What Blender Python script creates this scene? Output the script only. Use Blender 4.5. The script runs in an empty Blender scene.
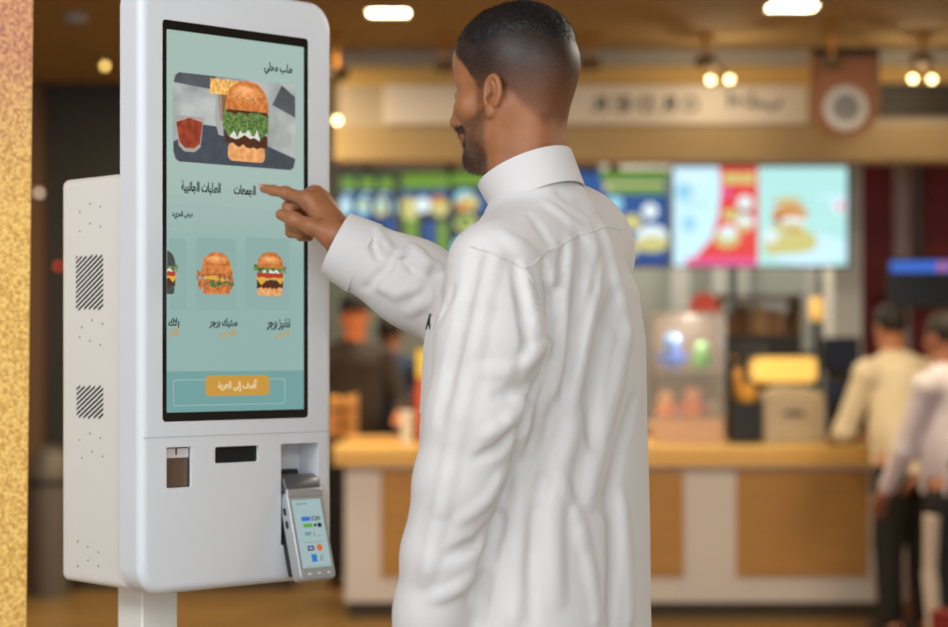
import bpy, bmesh, math, random
import numpy as np
from mathutils import Vector, Matrix
random.seed(7); rng = np.random.default_rng(7)
C = bpy.context.scene.collection
SC = bpy.context.scene
PI = math.pi
F_PX, CX, HY, EYE = 2000.0, 474.0, 350.0, 1.35     # lens in pixels of a 948x627 frame, camera eye height

def P(px, py, d):
    """survey helper: the point of the place at depth d metres that the photograph shows at (px,py)"""
    return Vector(((px-CX)/F_PX*d, d, EYE+(HY-py)/F_PX*d))

# ---------------------------------------------------------------- materials
def lin(c):
    return tuple(((v/255)/12.92 if v/255 <= .04045 else ((v/255+.055)/1.055)**2.4) for v in c)
_M = {}
def mat(name, col, rough=.5, metal=0, emit=0, ecol=None, bump=0, bscale=60, var=0, vscale=8, coat=0, trans=0, spec=.5, sheen=0, sss=0, alpha=1, vcol=None, stretch=None):
    if name in _M: return _M[name]
    m = bpy.data.materials.new(name); m.use_nodes = True
    nt = m.node_tree; b = nt.nodes['Principled BSDF']
    L = lin(col)
    b.inputs['Base Color'].default_value = (*L, 1)
    b.inputs['Roughness'].default_value = rough
    b.inputs['Metallic'].default_value = metal
    b.inputs['Specular IOR Level'].default_value = spec
    b.inputs['Coat Weight'].default_value = coat
    b.inputs['Transmission Weight'].default_value = trans
    b.inputs['Sheen Weight'].default_value = sheen
    if sss:
        b.inputs['Subsurface Weight'].default_value = sss
        b.inputs['Subsurface Radius'].default_value = (.012, .004, .002)
        b.inputs['Subsurface Scale'].default_value = .6
    if emit:
        b.inputs['Emission Color'].default_value = (*lin(ecol or col), 1)
        b.inputs['Emission Strength'].default_value = emit
    if alpha < 1: b.inputs['Alpha'].default_value = alpha
    if var or bump:
        tc = nt.nodes.new('ShaderNodeTexCoord')
        src = tc.outputs['Object']
        if stretch:
            mp = nt.nodes.new('ShaderNodeMapping'); mp.inputs['Scale'].default_value = stretch
            nt.links.new(src, mp.inputs['Vector']); src = mp.outputs['Vector']
    if var:
        n = nt.nodes.new('ShaderNodeTexNoise'); n.inputs['Scale'].default_value = vscale; n.inputs['Detail'].default_value = 4
        nt.links.new(src, n.inputs['Vector'])
        r = nt.nodes.new('ShaderNodeValToRGB')
        c2 = lin(vcol) if vcol else tuple(max(0, v*(1-var)) for v in L)
        r.color_ramp.elements[0].position = .35; r.color_ramp.elements[1].position = .65
        r.color_ramp.elements[0].color = (*c2, 1); r.color_ramp.elements[1].color = (*L, 1)
        nt.links.new(n.outputs['Fac'], r.inputs['Fac'])
        nt.links.new(r.outputs['Color'], b.inputs['Base Color'])
        if emit and not ecol: nt.links.new(r.outputs['Color'], b.inputs['Emission Color'])
    if bump:
        n2 = nt.nodes.new('ShaderNodeTexNoise'); n2.inputs['Scale'].default_value = bscale; n2.inputs['Detail'].default_value = 3
        nt.links.new(src, n2.inputs['Vector'])
        bp = nt.nodes.new('ShaderNodeBump'); bp.inputs['Strength'].default_value = bump; bp.inputs['Distance'].default_value = .002
        nt.links.new(n2.outputs['Fac'], bp.inputs['Height']); nt.links.new(bp.outputs['Normal'], b.inputs['Normal'])
    _M[name] = m
    return m
def glow(name, col, s=1.0, var=0, vscale=40, vcol=None):
    """a lit picture element (screen, lamp)"""
    return mat(name, col, rough=.25, emit=s, var=var, vscale=vscale, vcol=vcol, spec=.3) if var else mat(name, (8,8,8), rough=.25, emit=s, ecol=col, spec=.3)

# ---------------------------------------------------------------- mesh collector
class MB:
    def __init__(s): s.v = []; s.f = []; s.mi = []; s.m = 0
    def add(s, vs, fs, M=None):
        o = len(s.v)
        for v in vs:
            v = Vector(v)
            s.v.append(tuple(M @ v) if M is not None else tuple(v))
        for f in fs: s.f.append([i+o for i in f]); s.mi.append(s.m)
    def box(s, x0, x1, y0, y1, z0, z1, M=None):
        vs = [(x0,y0,z0),(x1,y0,z0),(x1,y1,z0),(x0,y1,z0),(x0,y0,z1),(x1,y0,z1),(x1,y1,z1),(x0,y1,z1)]
        s.add(vs, [(0,3,2,1),(4,5,6,7),(0,1,5,4),(1,2,6,5),(2,3,7,6),(3,0,4,7)], M)
    def lathe(s, prof, n=24, M=None, caps=True):
        vs = []; fs = []
        for r, z in prof:
            for i in range(n):
                a = 2*PI*i/n; vs.append((r*math.cos(a), r*math.sin(a), z))
        for k in range(len(prof)-1):
            for i in range(n):
                j = (i+1) % n
                fs.append((k*n+i, k*n+j, (k+1)*n+j, (k+1)*n+i))
        if caps:
            fs.append(tuple(reversed(range(n)))); fs.append(tuple(range((len(prof)-1)*n, len(prof)*n)))
        s.add(vs, fs, M)
    def cyl(s, a, b, r0, r1=None, n=16):
        a = Vector(a); b = Vector(b); r1 = r0 if r1 is None else r1
        q = (b-a).to_track_quat('Z', 'Y').to_matrix().to_4x4()
        s.lathe([(r0,0),(r1,(b-a).length)], n, Matrix.Translation(a) @ q)
    def ball(s, c, r, n=16, sz=(1,1,1)):
        pr = [(max(1e-4, r*math.sin(PI*k/10)), -r*math.cos(PI*k/10)) for k in range(11)]
        s.lathe(pr, n, Matrix.Translation(Vector(c)) @ Matrix.Diagonal((*sz,1)))
    def prism(s, poly, y0, y1, M=None):
        """closed outline in x-z, extruded along y from y0 (front) to y1"""
        n = len(poly)
        vs = [(x,y0,z) for x,z in poly]+[(x,y1,z) for x,z in poly]
        fs = [tuple(range(n)), tuple(reversed(range(n,2*n)))]
        for i in range(n):
            j = (i+1) % n; fs.append((i, i+n, j+n, j))
        s.add(vs, fs, M)
    def build(s, name, mats, parent=None, smooth=False, bevel=0, bseg=3, autosmooth=None):
        me = bpy.data.meshes.new(name); me.from_pydata(s.v, [], s.f)
        for m in (mats if isinstance(mats, (list,tuple)) else [mats]): me.materials.append(m)
        me.polygons.foreach_set('material_index', s.mi)
        bm = bmesh.new(); bm.from_mesh(me)
        bmesh.ops.recalc_face_normals(bm, faces=bm.faces)
        bm.to_mesh(me); bm.free()
        me.update()
        o = bpy.data.objects.new(name, me); C.objects.link(o)
        if smooth:
            for p in me.polygons: p.use_smooth = True
        if autosmooth is not None: me.set_sharp_from_angle(angle=math.radians(autosmooth))
        if bevel:
            md = o.modifiers.new('bevel', 'BEVEL'); md.width = bevel; md.segments = bseg; md.limit_method = 'ANGLE'; md.angle_limit = math.radians(40)
            for p in me.polygons: p.use_smooth = True
            me.set_sharp_from_angle(angle=math.radians(60))
        if parent is not None: o.parent = parent
        return o
def rrect(x0, x1, z0, z1, r, n=6):
    out = []
    for cx, cz, a0 in ((x1-r,z0+r,-90),(x1-r,z1-r,0),(x0+r,z1-r,90),(x0+r,z0+r,180)):
        for k in range(n+1):
            a = math.radians(a0+90*k/n); out.append((cx+r*math.cos(a), cz+r*math.sin(a)))
    return out
def ring_wall(mb, outer, inner, y0, y1, M=None):
    """a flat frame between two outlines with the same number of points"""
    n = len(outer)
    vs = [(x,y0,z) for x,z in outer]+[(x,y0,z) for x,z in inner]+[(x,y1,z) for x,z in outer]+[(x,y1,z) for x,z in inner]
    fs = []
    for i in range(n):
        j = (i+1) % n
        fs += [(i,j,n+j,n+i),(2*n+i,3*n+i,3*n+j,2*n+j),(i,2*n+i,2*n+j,j),(n+i,n+j,3*n+j,3*n+i)]
    mb.add(vs, fs, M)
def plates(mb, outer, holes, y0, y1):
    """front sheet with holes, thickness y0..y1: triangulated via bmesh"""
    bm = bmesh.new()
    es = []
    for loop in [outer]+holes:
        vs = [bm.verts.new((x,y0,z)) for x,z in loop]
        for i in range(len(vs)): es.append(bm.edges.new((vs[i], vs[(i+1) % len(vs)])))
    bmesh.ops.triangle_fill(bm, use_beauty=True, use_dissolve=False, edges=es)
    bm.verts.index_update()
    vs = [v.co.copy() for v in bm.verts]; fs = [[v.index for v in f.verts] for f in bm.faces]
    bm.free()
    mb.add(vs, fs); mb.add([(v.x,y1,v.z) for v in vs], fs)
    for loop in [outer]+holes:
        n = len(loop)
        mb.add([(x,y0,z) for x,z in loop]+[(x,y1,z) for x,z in loop], [(i,(i+1)%n,(i+1)%n+n,i+n) for i in range(n)])

# ---------------------------------------------------------------- tags
def tag(o, label=None, cat=None, group=None, kind=None):
    if label: o['label'] = label
    if cat: o['category'] = cat
    if group: o['group'] = group
    if kind: o['kind'] = kind
    return o
def empty(name, loc, rz=0, label=None, cat=None, group=None):
    o = bpy.data.objects.new(name, None); o.empty_display_size = .1; C.objects.link(o)
    o.location = loc; o.rotation_euler = (0,0,rz)
    return tag(o, label, cat, group)
def copy_tree(o, parent=None):
    c = o.copy(); C.objects.link(c)
    if parent is not None: c.parent = parent
    for ch in list(o.children): copy_tree(ch, c)
    return c

# ---------------------------------------------------------------- lettering
_AR = {'ا':(0xFE8D,0xFE8E),'أ':(0xFE83,0xFE84),'إ':(0xFE87,0xFE88),'ب':(0xFE8F,0xFE90,0xFE91,0xFE92),'ة':(0xFE93,0xFE94),
 'ت':(0xFE95,0xFE96,0xFE97,0xFE98),'ج':(0xFE9D,0xFE9E,0xFE9F,0xFEA0),'ح':(0xFEA1,0xFEA2,0xFEA3,0xFEA4),'ر':(0xFEAD,0xFEAE),'ز':(0xFEAF,0xFEB0),
 'س':(0xFEB1,0xFEB2,0xFEB3,0xFEB4),'ش':(0xFEB5,0xFEB6,0xFEB7,0xFEB8),'ض':(0xFEBD,0xFEBE,0xFEBF,0xFEC0),'ط':(0xFEC1,0xFEC2,0xFEC3,0xFEC4),
 'ع':(0xFEC9,0xFECA,0xFECB,0xFECC),'ف':(0xFED1,0xFED2,0xFED3,0xFED4),'ك':(0xFED9,0xFEDA,0xFEDB,0xFEDC),'ل':(0xFEDD,0xFEDE,0xFEDF,0xFEE0),
 'م':(0xFEE1,0xFEE2,0xFEE3,0xFEE4),'ن':(0xFEE5,0xFEE6,0xFEE7,0xFEE8),'ي':(0xFEF1,0xFEF2,0xFEF3,0xFEF4),'ى':(0xFEEF,0xFEF0),'#':(0xFEFB,0xFEFC)}
def arabic(s):
    s = s.replace('لا', '#'); words = []
    for w in s.split(' '):
        r = []
        for i, c in enumerate(w):
            f = _AR.get(c)
            if not f: r.append(c); continue
            prev = i > 0 and len(_AR.get(w[i-1], ())) == 4; nxt = len(f) == 4 and i < len(w)-1 and w[i+1] in _AR
            r.append(chr(f[(1 if prev else 0)+(2 if nxt else 0)]))
        words.append(''.join(r if w.isdigit() else r[::-1]))
    return ' '.join(words[::-1])
def text_faces(body, bold=0):
    """(verts in x-z, faces) of the lettering, normalised to its own box 0..1 by 0..1; also its aspect"""
    c = bpy.data.curves.new('lettering', 'FONT'); c.body = body; c.size = 1; c.offset = bold; c.resolution_u = 3
    o = bpy.data.objects.new('lettering', c); C.objects.link(o)
    dg = bpy.context.evaluated_depsgraph_get(); dg.update()
    me = bpy.data.meshes.new_from_object(o.evaluated_get(dg))
    vs = [(v.co.x, v.co.y) for v in me.vertices]; fs = [list(p.vertices) for p in me.polygons]
    bpy.data.objects.remove(o); bpy.data.curves.remove(c); bpy.data.meshes.remove(me)
    if not vs: return [], [], 1
    x0 = min(v[0] for v in vs); x1 = max(v[0] for v in vs); z0 = min(v[1] for v in vs); z1 = max(v[1] for v in vs)
    return [((x-x0)/(x1-x0), (z-z0)/(z1-z0)) for x, z in vs], fs, (x1-x0)/(z1-z0)
def lettering(mb, body, x0, x1, z0, z1, y, bold=.012, mirror=False, M=None):
    vs, fs, asp = text_faces(body, bold)
    mb.add([((x1-(x1-x0)*a) if mirror else x0+(x1-x0)*a, y, z0+(z1-z0)*b) for a, b in vs], fs, M)

# ---------------------------------------------------------------- signed distance sculpting
class SDF:
    def __init__(s, lo, hi, h):
        s.h = h; s.lo = np.array(lo, np.float32); n = np.ceil((np.array(hi)-np.array(lo))/h).astype(int)+1
        s.D = np.full(n, .5, np.float32); s.ax = [s.lo[i]+h*np.arange(n[i], dtype=np.float32) for i in range(3)]
    def sub(s, lo, hi):
        sl = []
        for i in range(3):
            a = max(0, int(math.floor((lo[i]-s.lo[i])/s.h))); b = min(s.D.shape[i], int(math.ceil((hi[i]-s.lo[i])/s.h))+1)
            if b <= a: return None, None
            sl.append(slice(a, b))
        X = s.ax[0][sl[0]][:,None,None]; Y = s.ax[1][sl[1]][None,:,None]; Z = s.ax[2][sl[2]][None,None,:]
        return tuple(sl), (X, Y, Z)
    def comb(s, sl, d, k, op='u'):
        A = s.D[sl]
        if op == 's': d = -d; A2 = -A; 
        if op == 'u':
            if k > 0:
                h = np.maximum(k-np.abs(A-d), 0)/k; s.D[sl] = np.minimum(A, d)-h*h*k*.25
            else: s.D[sl] = np.minimum(A, d)
        else:      # subtract: max(A, -d)
            if k > 0:
                h = np.maximum(k-np.abs(A-d), 0)/k; s.D[sl] = np.maximum(A, d)+h*h*k*.25
            else: s.D[sl] = np.maximum(A, d)
    def cone(s, a, b, ra, rb=None, k=.01, op='u'):
        rb = ra if rb is None else rb
        a = np.array(a, np.float32); b = np.array(b, np.float32); m = max(ra, rb)+k+3*s.h
        sl, g = s.sub(np.minimum(a,b)-m, np.maximum(a,b)+m)
        if sl is None: return s
        X, Y, Z = g; ba = b-a; L2 = float(ba@ba)+1e-12
        t = np.clip(((X-a[0])*ba[0]+(Y-a[1])*ba[1]+(Z-a[2])*ba[2])/L2, 0, 1)
        d = np.sqrt((X-a[0]-t*ba[0])**2+(Y-a[1]-t*ba[1])**2+(Z-a[2]-t*ba[2])**2)-(ra+(rb-ra)*t)
        s.comb(sl, d, k, op); return s
    def line(s, pts, rs, k=.01, op='u'):
        if not isinstance(rs, (list,tuple)): rs = [rs]*len(pts)
        for i in range(len(pts)-1): s.cone(pts[i], pts[i+1], rs[i], rs[i+1], k, op)
        return s
    def ell(s, c, r, k=.01, op='u', R=None):
        c = np.array(c, np.float32); m = max(r)+k+3*s.h
        sl, g = s.sub(c-m, c+m)
        if sl is None: return s
        x, y, z = g[0]-c[0], g[1]-c[1], g[2]-c[2]
        if R is not None:
            x, y, z = (R[0][0]*x+R[1][0]*y+R[2][0]*z, R[0][1]*x+R[1][1]*y+R[2][1]*z, R[0][2]*x+R[1][2]*y+R[2][2]*z)
        k0 = np.sqrt((x/r[0])**2+(y/r[1])**2+(z/r[2])**2); k1 = np.sqrt((x/r[0]**2)**2+(y/r[1]**2)**2+(z/r[2]**2)**2)+1e-9
        s.comb(sl, k0*(k0-1)/k1, k, op); return s
    def loft(s, rows, k=.02, expo=2.0, op='u'):
        """rows: (z, cx, cy, rx, ry): vertical trunk of elliptic sections"""
        rows = np.array(rows, np.float32); z0, z1 = rows[0,0], rows[-1,0]; m = rows[:,3:].max()+k+4*s.h
        sl, g = s.sub((rows[:,1].min()-m, rows[:,2].min()-m, z0-m*.3), (rows[:,1].max()+m, rows[:,2].max()+m, z1+m*.3))
        if sl is None: return s
        X, Y, Z = g; zz = np.clip(Z, z0, z1)
        f = [np.interp(zz, rows[:,0], rows[:,i]).astype(np.float32) for i in range(1,5)]
        q = (np.abs((X-f[0])/f[2])**expo+np.abs((Y-f[1])/f[3])**expo)**(1/expo)
        d = (q-1)*np.minimum(f[2], f[3])
        dz = np.maximum(z0-Z, Z-z1); d = np.maximum(d, dz)
        s.comb(sl, d, k, op); return s
    def half(s, p, n, k=0):
        """keep only the side the normal points away from"""
        X, Y, Z = s.ax[0][:,None,None], s.ax[1][None,:,None], s.ax[2][None,None,:]
        d = (X-p[0])*n[0]+(Y-p[1])*n[1]+(Z-p[2])*n[2]
        s.comb((slice(None),)*3, d, k, 'i'); return s
    def val(s, p):
        i = np.clip(np.round((np.asarray(p)-s.lo)/s.h).astype(int), 0, np.array(s.D.shape)-1)
        return s.D[tuple(i.T)] if i.ndim > 1 else s.D[tuple(i)]
    def hit(s, o, d, t0, t1):
        ts = np.arange(t0, t1, s.h*.5); pts = np.asarray(o)[None,:]+ts[:,None]*np.asarray(d)[None,:]
        ok = np.all((pts > s.lo) & (pts < s.lo+s.h*(np.array(s.D.shape)-1)), axis=1)
        v = np.where(ok, s.val(pts), 1); w = np.where(v < 0)[0]
        return pts[w[0]] if len(w) else None
    def mesh(s):
        """naive surface nets"""
        D = s.D; D = np.pad(D, 1, constant_values=.5); I = D < 0
        nx, ny, nz = D.shape
        cnt = np.zeros((nx-1,ny-1,nz-1), np.int8)
        for dx in (0,1):
            for dy in (0,1):
                for dz in (0,1): cnt += I[dx:nx-1+dx, dy:ny-1+dy, dz:nz-1+dz]
        act = (cnt > 0) & (cnt < 8); idx = np.argwhere(act)
        vid = np.full(act.shape, -1, np.int64); vid[act] = np.arange(len(idx))
        S = np.zeros((len(idx),3)); N = np.zeros(len(idx))
        cor = [(a,b,c) for a in (0,1) for b in (0,1) for c in (0,1)]
        for A in cor:
            for ax in range(3):
                if A[ax]: continue
                B = list(A); B[ax] = 1
                va = D[idx[:,0]+A[0], idx[:,1]+A[1], idx[:,2]+A[2]]; vb = D[idx[:,0]+B[0], idx[:,1]+B[1], idx[:,2]+B[2]]
                m = (va < 0) != (vb < 0); t = np.where(m, va/np.where(m, va-vb, 1), 0)
                p = np.tile(np.array(A, float), (len(idx),1)); p[:,ax] = t
                S[m] += p[m]; N[m] += 1
        V = (idx+S/N[:,None]-1)*s.h+s.lo
        fs = []
        for ax in range(3):
            a1, a2 = (ax+1)%3, (ax+2)%3
            n = [nx,ny,nz]; sa = [slice(0,n[0]),slice(0,n[1]),slice(0,n[2])]; sb = list(sa)
            sa[ax] = slice(0,n[ax]-1); sb[ax] = slice(1,n[ax])
            for i in (a1,a2): sa[i] = slice(1,n[i]-1); sb[i] = slice(1,n[i]-1)
            ia = I[tuple(sa)]; ib = I[tuple(sb)]
            e = np.argwhere(ia != ib)
            if not len(e): continue
            inn = ia[tuple(e.T)]
            e = e.copy(); e[:,a1] += 1; e[:,a2] += 1
            q = []
            for o1, o2 in ((-1,-1),(0,-1),(0,0),(-1,0)):
                c = e.copy(); c[:,a1] += o1; c[:,a2] += o2; q.append(vid[tuple(c.T)])
            q = np.stack(q, 1); q[~inn] = q[~inn][:, ::-1]
            fs.append(q)
        return V.astype(np.float32), np.concatenate(fs)
def mesh_obj(name, V, Fq, m, parent=None, smooth_it=0):
    me = bpy.data.meshes.new(name); me.from_pydata(V.tolist(), [], Fq.tolist()); me.materials.append(m)
    me.polygons.foreach_set('use_smooth', [True]*len(me.polygons)); me.update()
    o = bpy.data.objects.new(name, me); C.objects.link(o)
    if parent is not None: o.parent = parent
    return o
def relax(V, Fq, it=2, lam=.5):
    E = np.concatenate([Fq[:,[i,(i+1)%4]] for i in range(4)]); 
    for _ in range(it):
        for l in (lam, -lam*1.02):
            S = np.zeros_like(V, dtype=np.float64); n = np.zeros(len(V))
            np.add.at(S, E[:,0], V[E[:,1]]); np.add.at(n, E[:,0], 1); np.add.at(S, E[:,1], V[E[:,0]]); np.add.at(n, E[:,1], 1)
            V = (V+l*(S/np.maximum(n,1)[:,None]-V)).astype(np.float32)
    return V
def noise3(p, sc, seed=0, octs=2):
    """cheap smooth value noise from sines, for cloth and skin irregularity"""
    r = np.random.default_rng(seed); out = 0
    for k in range(10*octs):
        w = r.normal(size=3); w = w/np.linalg.norm(w)*sc*(.6+.8*r.random())*(1 if k < 10 else 2.1)
        out = out+np.sin(p[...,0]*w[0]+p[...,1]*w[1]+p[...,2]*w[2]+r.random()*6.28)*(1 if k < 10 else .4)
    return out/6
# ================================================================ self-order kiosk
TH = math.atan2(.185, .195)
KO = Vector((-.451, 2.9, 0))
KU = Vector((math.cos(TH), math.sin(TH), 0))
def kp(px, py):
    """point of the kiosk's front plane as (u, z): u along the front from the screen's left side"""
    r = (px-CX)/F_PX; u = (r*KO.y-KO.x)/(KU.x-r*KU.y); return u, EYE+(HY-py)/F_PX*(KO.y+KU.y*u)
# kiosk frame: x = u along the front, y = depth behind the front, z up
kiosk = empty('self_order_kiosk', KO, TH, 'tall white self-order kiosk with a portrait touch screen', 'kiosk')
WHITE = mat('kiosk_white', (222,226,229), rough=.38, spec=.4, var=.03, vscale=3)
CREAM = mat('cabinet_white', (228,226,218), rough=.5, bump=.05, bscale=500)
BLACK = mat('black_glass', (9,9,11), rough=.12, coat=.3)
DARK = mat('dark_plastic', (26,26,28), rough=.4)
GREYP = mat('grey_plastic', (120,122,124), rough=.45)
U0, U1, Z0, Z1 = -.039, .3185, .995, 1.889
uR0, zR1 = kp(281,444); uR1, _ = kp(319,444); zR0 = 1.052
uS0, zS1 = kp(166.5,447.5); uS1, zS0 = kp(192,487)
uP0, zP1 = kp(215,447); uP1, zP0 = kp(259,461.5)
mb = MB()
outer = rrect(U0, U1, Z0, Z1, .040, 10)
scr = rrect(-.001, .270, 1.2455, 1.830, .006, 4)
recess = rrect(uR0, uR1, zR0, zR1, .003, 3); scan = rrect(uS0, uS1, zS0, zS1, .002, 3); prt = rrect(uP0, uP1, zP0, zP1, .003, 3)
# rounded front edge: step the outline in
def inset(loop, d):
    cx = (U0+U1)/2; cz = (Z0+Z1)/2; w = (U1-U0)/2; h = (Z1-Z0)/2
    return [(cx+(x-cx)*(w-d)/w, cz+(z-cz)*(h-d)/h) for x, z in loop]
R = .013; prof = [(R*(1-math.sin(a)), R*(1-math.cos(a))) for a in np.linspace(0, PI/2, 7)]     # (inset, depth)
plates(mb, inset(outer, R), [scr, recess, scan, prt], 0, .006)
loops = [(inset(outer, i), d) for i, d in prof]+[(outer, .052), (inset(outer, .006), .056)]
n = len(outer)
for (la, da), (lb, db) in zip(loops, loops[1:]):
    mb.add([(x,da,z) for x,z in la]+[(x,db,z) for x,z in lb], [(i,(i+1)%n,(i+1)%n+n,i+n) for i in range(n)])
l, d = loops[-1]; mb.add([(x,d,z) for x,z in l], [tuple(reversed(range(n)))])
front = mb.build('housing', WHITE, kiosk, smooth=True, autosmooth=35)
# seam between screen cover and lower module
mb = MB(); mb.box(U0+.006, U1-.006, -.0004, .002, 1.2228, 1.2242); mb.build('seam', mat('seam_grey', (188,191,194), rough=.7), kiosk)
# rear electronics cabinet
mb = MB(); mb.prism(rrect(-.025, .298, .9985, 1.61, .012, 4), .056, .232)
cab = mb.build('cabinet', CREAM, kiosk, bevel=.006)
SLOT = mat('vent_slot', (22,22,22), rough=.8)
def vent(y0, y1, z0, z1):
    """diagonal slots cut into the cabinet's left side, each a thin dark opening"""
    mb = MB(); step = .0075; k = (z1-z0)/(y1-y0)
    c = z0-(y1-y0)*.55
    while c < z1:
        pts = []
        for y in np.linspace(y0, y1, 24):
            zc = c+(y1-y)*.55*1.0
            if z0 <= zc <= z1-.003: pts.append((y, zc))
        if len(pts) > 1:
            (ya, za), (yb, zb) = pts[0], pts[-1]
            mb.add([(-.0253,ya,za),(-.0253,yb,zb),(-.0253,yb,zb+.0036),(-.0253,ya,za+.0036),(-.020,ya,za),(-.020,yb,zb),(-.020,yb,zb+.0036),(-.020,ya,za+.0036)],
                   [(0,1,2,3),(0,4,5,1),(3,2,6,7),(0,3,7,4),(1,5,6,2)])
        c += step
    return mb.build('vent_slots', SLOT, cab)
def cz_(py, d=2.98): return EYE+(HY-py)/F_PX*d
yA, yB = .118, .192
vent(yA, yB, cz_(311), cz_(254)); vent(yA, yB-.002, cz_(420), cz_(385))
for py in (205,226,324,340,436,456,548,566):
    for k in range(3):
        y = .120+.028*(k+.4*(py % 3)/2); z = cz_(py+((k*7+py) % 11)-5)
        hole = MB(); hole.cyl((-.0252, y, z), (-.022, y, z), .0017, .0017, 8); hole.build('rivet_hole', mat('rivet_grey', (120,118,112), rough=.6), cab)
# post and foot plate
mb = MB(); mb.box(.0315, .0965, .100, .166, .012, .999); mb.build('post', CREAM, kiosk, bevel=.003)
mb = MB(); mb.prism(rrect(-.06, .33, -.10, .34, .02, 4), 0, .012, Matrix(((1,0,0,0),(0,0,1,0),(0,1,0,0),(0,0,0,1))))
mb.build('foot_plate', GREYP, kiosk)
# screen: black glass bezel and the lit display with its menu
mb = MB(); ring_wall(mb, rrect(-.001, .270, 1.2455, 1.830, .006, 4), rrect(.0075, .2620, 1.2590, 1.8165, .002, 4), .0012, .012)
mb.build('bezel', BLACK, kiosk, bevel=.0006)
ES = .93
def S(name, col, var=0, vscale=300, vcol=None): return glow('lit_'+name, col, ES, var, vscale, vcol)
mb = MB(); mb.box(.0075, .2620, .0022, .012, 1.2590, 1.8165)
disp = mb.build('display', glow('lit_mint', (150,182,176), ES), kiosk)
Yf = .0021
def quad(mb, u0, u1, z0, z1, y): mb.add([(u0,y,z0),(u1,y,z0),(u1,y,z1),(u0,y,z1)], [(0,1,2,3)])
def flat(mb, poly, y): mb.add([(x,y,z) for x,z in poly], [tuple(range(len(poly)))])
def kbox(x0, y0, x1, y1):
    a = kp(x0, (y0+y1)/2)[0]; b = kp(x1, (y0+y1)/2)[0]; m = (x0+x1)/2
    return a, b, kp(m, y1)[1], kp(m, y0)[1]
# pale fields
mb = MB(); m_ = [S('pale', (170,194,186)), S('card', (146,178,172)), S('footer', (118,165,162)), S('line', (160,196,192))]+[S('mint_%d' % q_, tuple(round(a+(b-a)*(q_+.5)/9) for a, b in zip((170,194,186), (150,182,176)))) for q_ in range(9)]
quad(mb, .0078, .2617, kp(235,180)[1], 1.8162, Yf)
for q_ in range(9):
    mb.m = 4+q_; quad(mb, .0078, .2617, kp(235,180+9*(q_+1))[1], kp(235,180+9*q_)[1], Yf)
mb.m = 0
mb.m = 1
for x0, x1 in ((170,187),(197,237),(246,290)):
    u0, u1, z0, z1 = kbox(x0, 238, x1, 310); flat(mb, rrect(max(u0,.0078), u1, z0, z1, .004, 4), Yf-.0001)
mb.m = 2; quad(mb, .0078, .2617, 1.2592, kp(235,371)[1], Yf-.0001)
mb.m = 3; u0, u1, z0, z1 = kbox(174, 379, 286, 405)
ring_wall(mb, rrect(u0,u1,z0,z1,.003,3), rrect(u0+.0012,u1-.0012,z0+.0012,z1-.0012,.002,3), Yf-.0003, Yf-.0001)
mb.build('menu_background', m_, disp)
mb = MB(); u0, u1, z0, z1 = kbox(206, 375.5, 270, 395.5); flat(mb, rrect(u0, u1, z0, z1, .007, 6), Yf-.0006)
btn = mb.build('order_button', S('amber', (206,154,66)), disp)
mb = MB(); h = z1-z0; w = u1-u0; lettering(mb, arabic('أضف إلى العربة'), u0+w*.19, u0+w*.81, z0+h*.20, z0+h*.82, Yf-.0009, .03)
mb.build('lettering', S('cream', (240,222,180)), btn)
# menu words
for txt, box, col, nm in (
    ('طلب محلي', (265,63,293,76.5), (22,28,28), 'ink'), ('الجمعات', (234.5,185,256.5,197), (22,28,28), 'ink'),
    ('الطلبات الجانبية', (182,181.5,221.5,194.5), (22,28,28), 'ink'), ('عرض المزيد', (172.5,211,194,219.5), (40,52,52), 'ink_soft'),
    ('تشيز برجر', (267.5,318,291,330.5), (22,28,28), 'ink'), ('ستيك برجر', (210,318,238,328.5), (22,28,28), 'ink'), ('بلاك', (169,317.5,180,328), (22,28,28), 'ink'),
    ('15 رس', (276,330.5,290,338), (214,160,66), 'amber'), ('25 رس', (220.5,329.5,236,337.5), (214,160,66), 'amber'), ('20 ر', (169,329,179.5,337), (214,160,66), 'amber')):
    u0, u1, z0, z1 = kbox(*box); mb = MB(); lettering(mb, arabic(txt), max(u0,.0085), u1, z0, z1, Yf-.0005, .042)
    mb.build('menu_word', S(nm, col), disp)
# pictures of food, flat on the screen
BUN = S('bun', (180,112,58), .35, 120, (146,82,40)); CRUMB = S('bun_base', (196,146,96), .3, 110, (172,118,70)); PATTY = S('patty', (78,44,28), .5, 900, (44,26,20))
LEAF = S('leaf', (98,124,66), .6, 200, (44,68,36)); CHED = S('cheddar', (232,176,60)); TOM = S('tomato', (186,66,44)); SESA = S('sesame', (236,210,160)); CHAR = S('charcoal_bun', (62,64,64), .3, 500)
SAUCE = S('white_sauce', (226,228,214)); ONION = S('crisp', (176,112,64), .5, 450, (100,50,34))
FOOD = [BUN, CRUMB, PATTY, LEAF, CHED, TOM, SESA, CHAR, SAUCE, ONION, *[S('bun_tone_%d' % q_, (180+7*q_,112+9*q_,58+9*q_), .3, 120, (150+10*q_,86+10*q_,42+9*q_)) for q_ in range(5)]]
def wavy(u0, u1, z0, z1, amp, n, seed):
    r = np.random.default_rng(seed); top = [(u0+(u1-u0)*i/n, z1+amp*(r.random()-.5)) for i in range(n+1)]
    bot = [(u1-(u1-u0)*i/n, z0+amp*1.6*(r.random()-.6)) for i in range(n+1)]
    return top+bot
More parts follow.
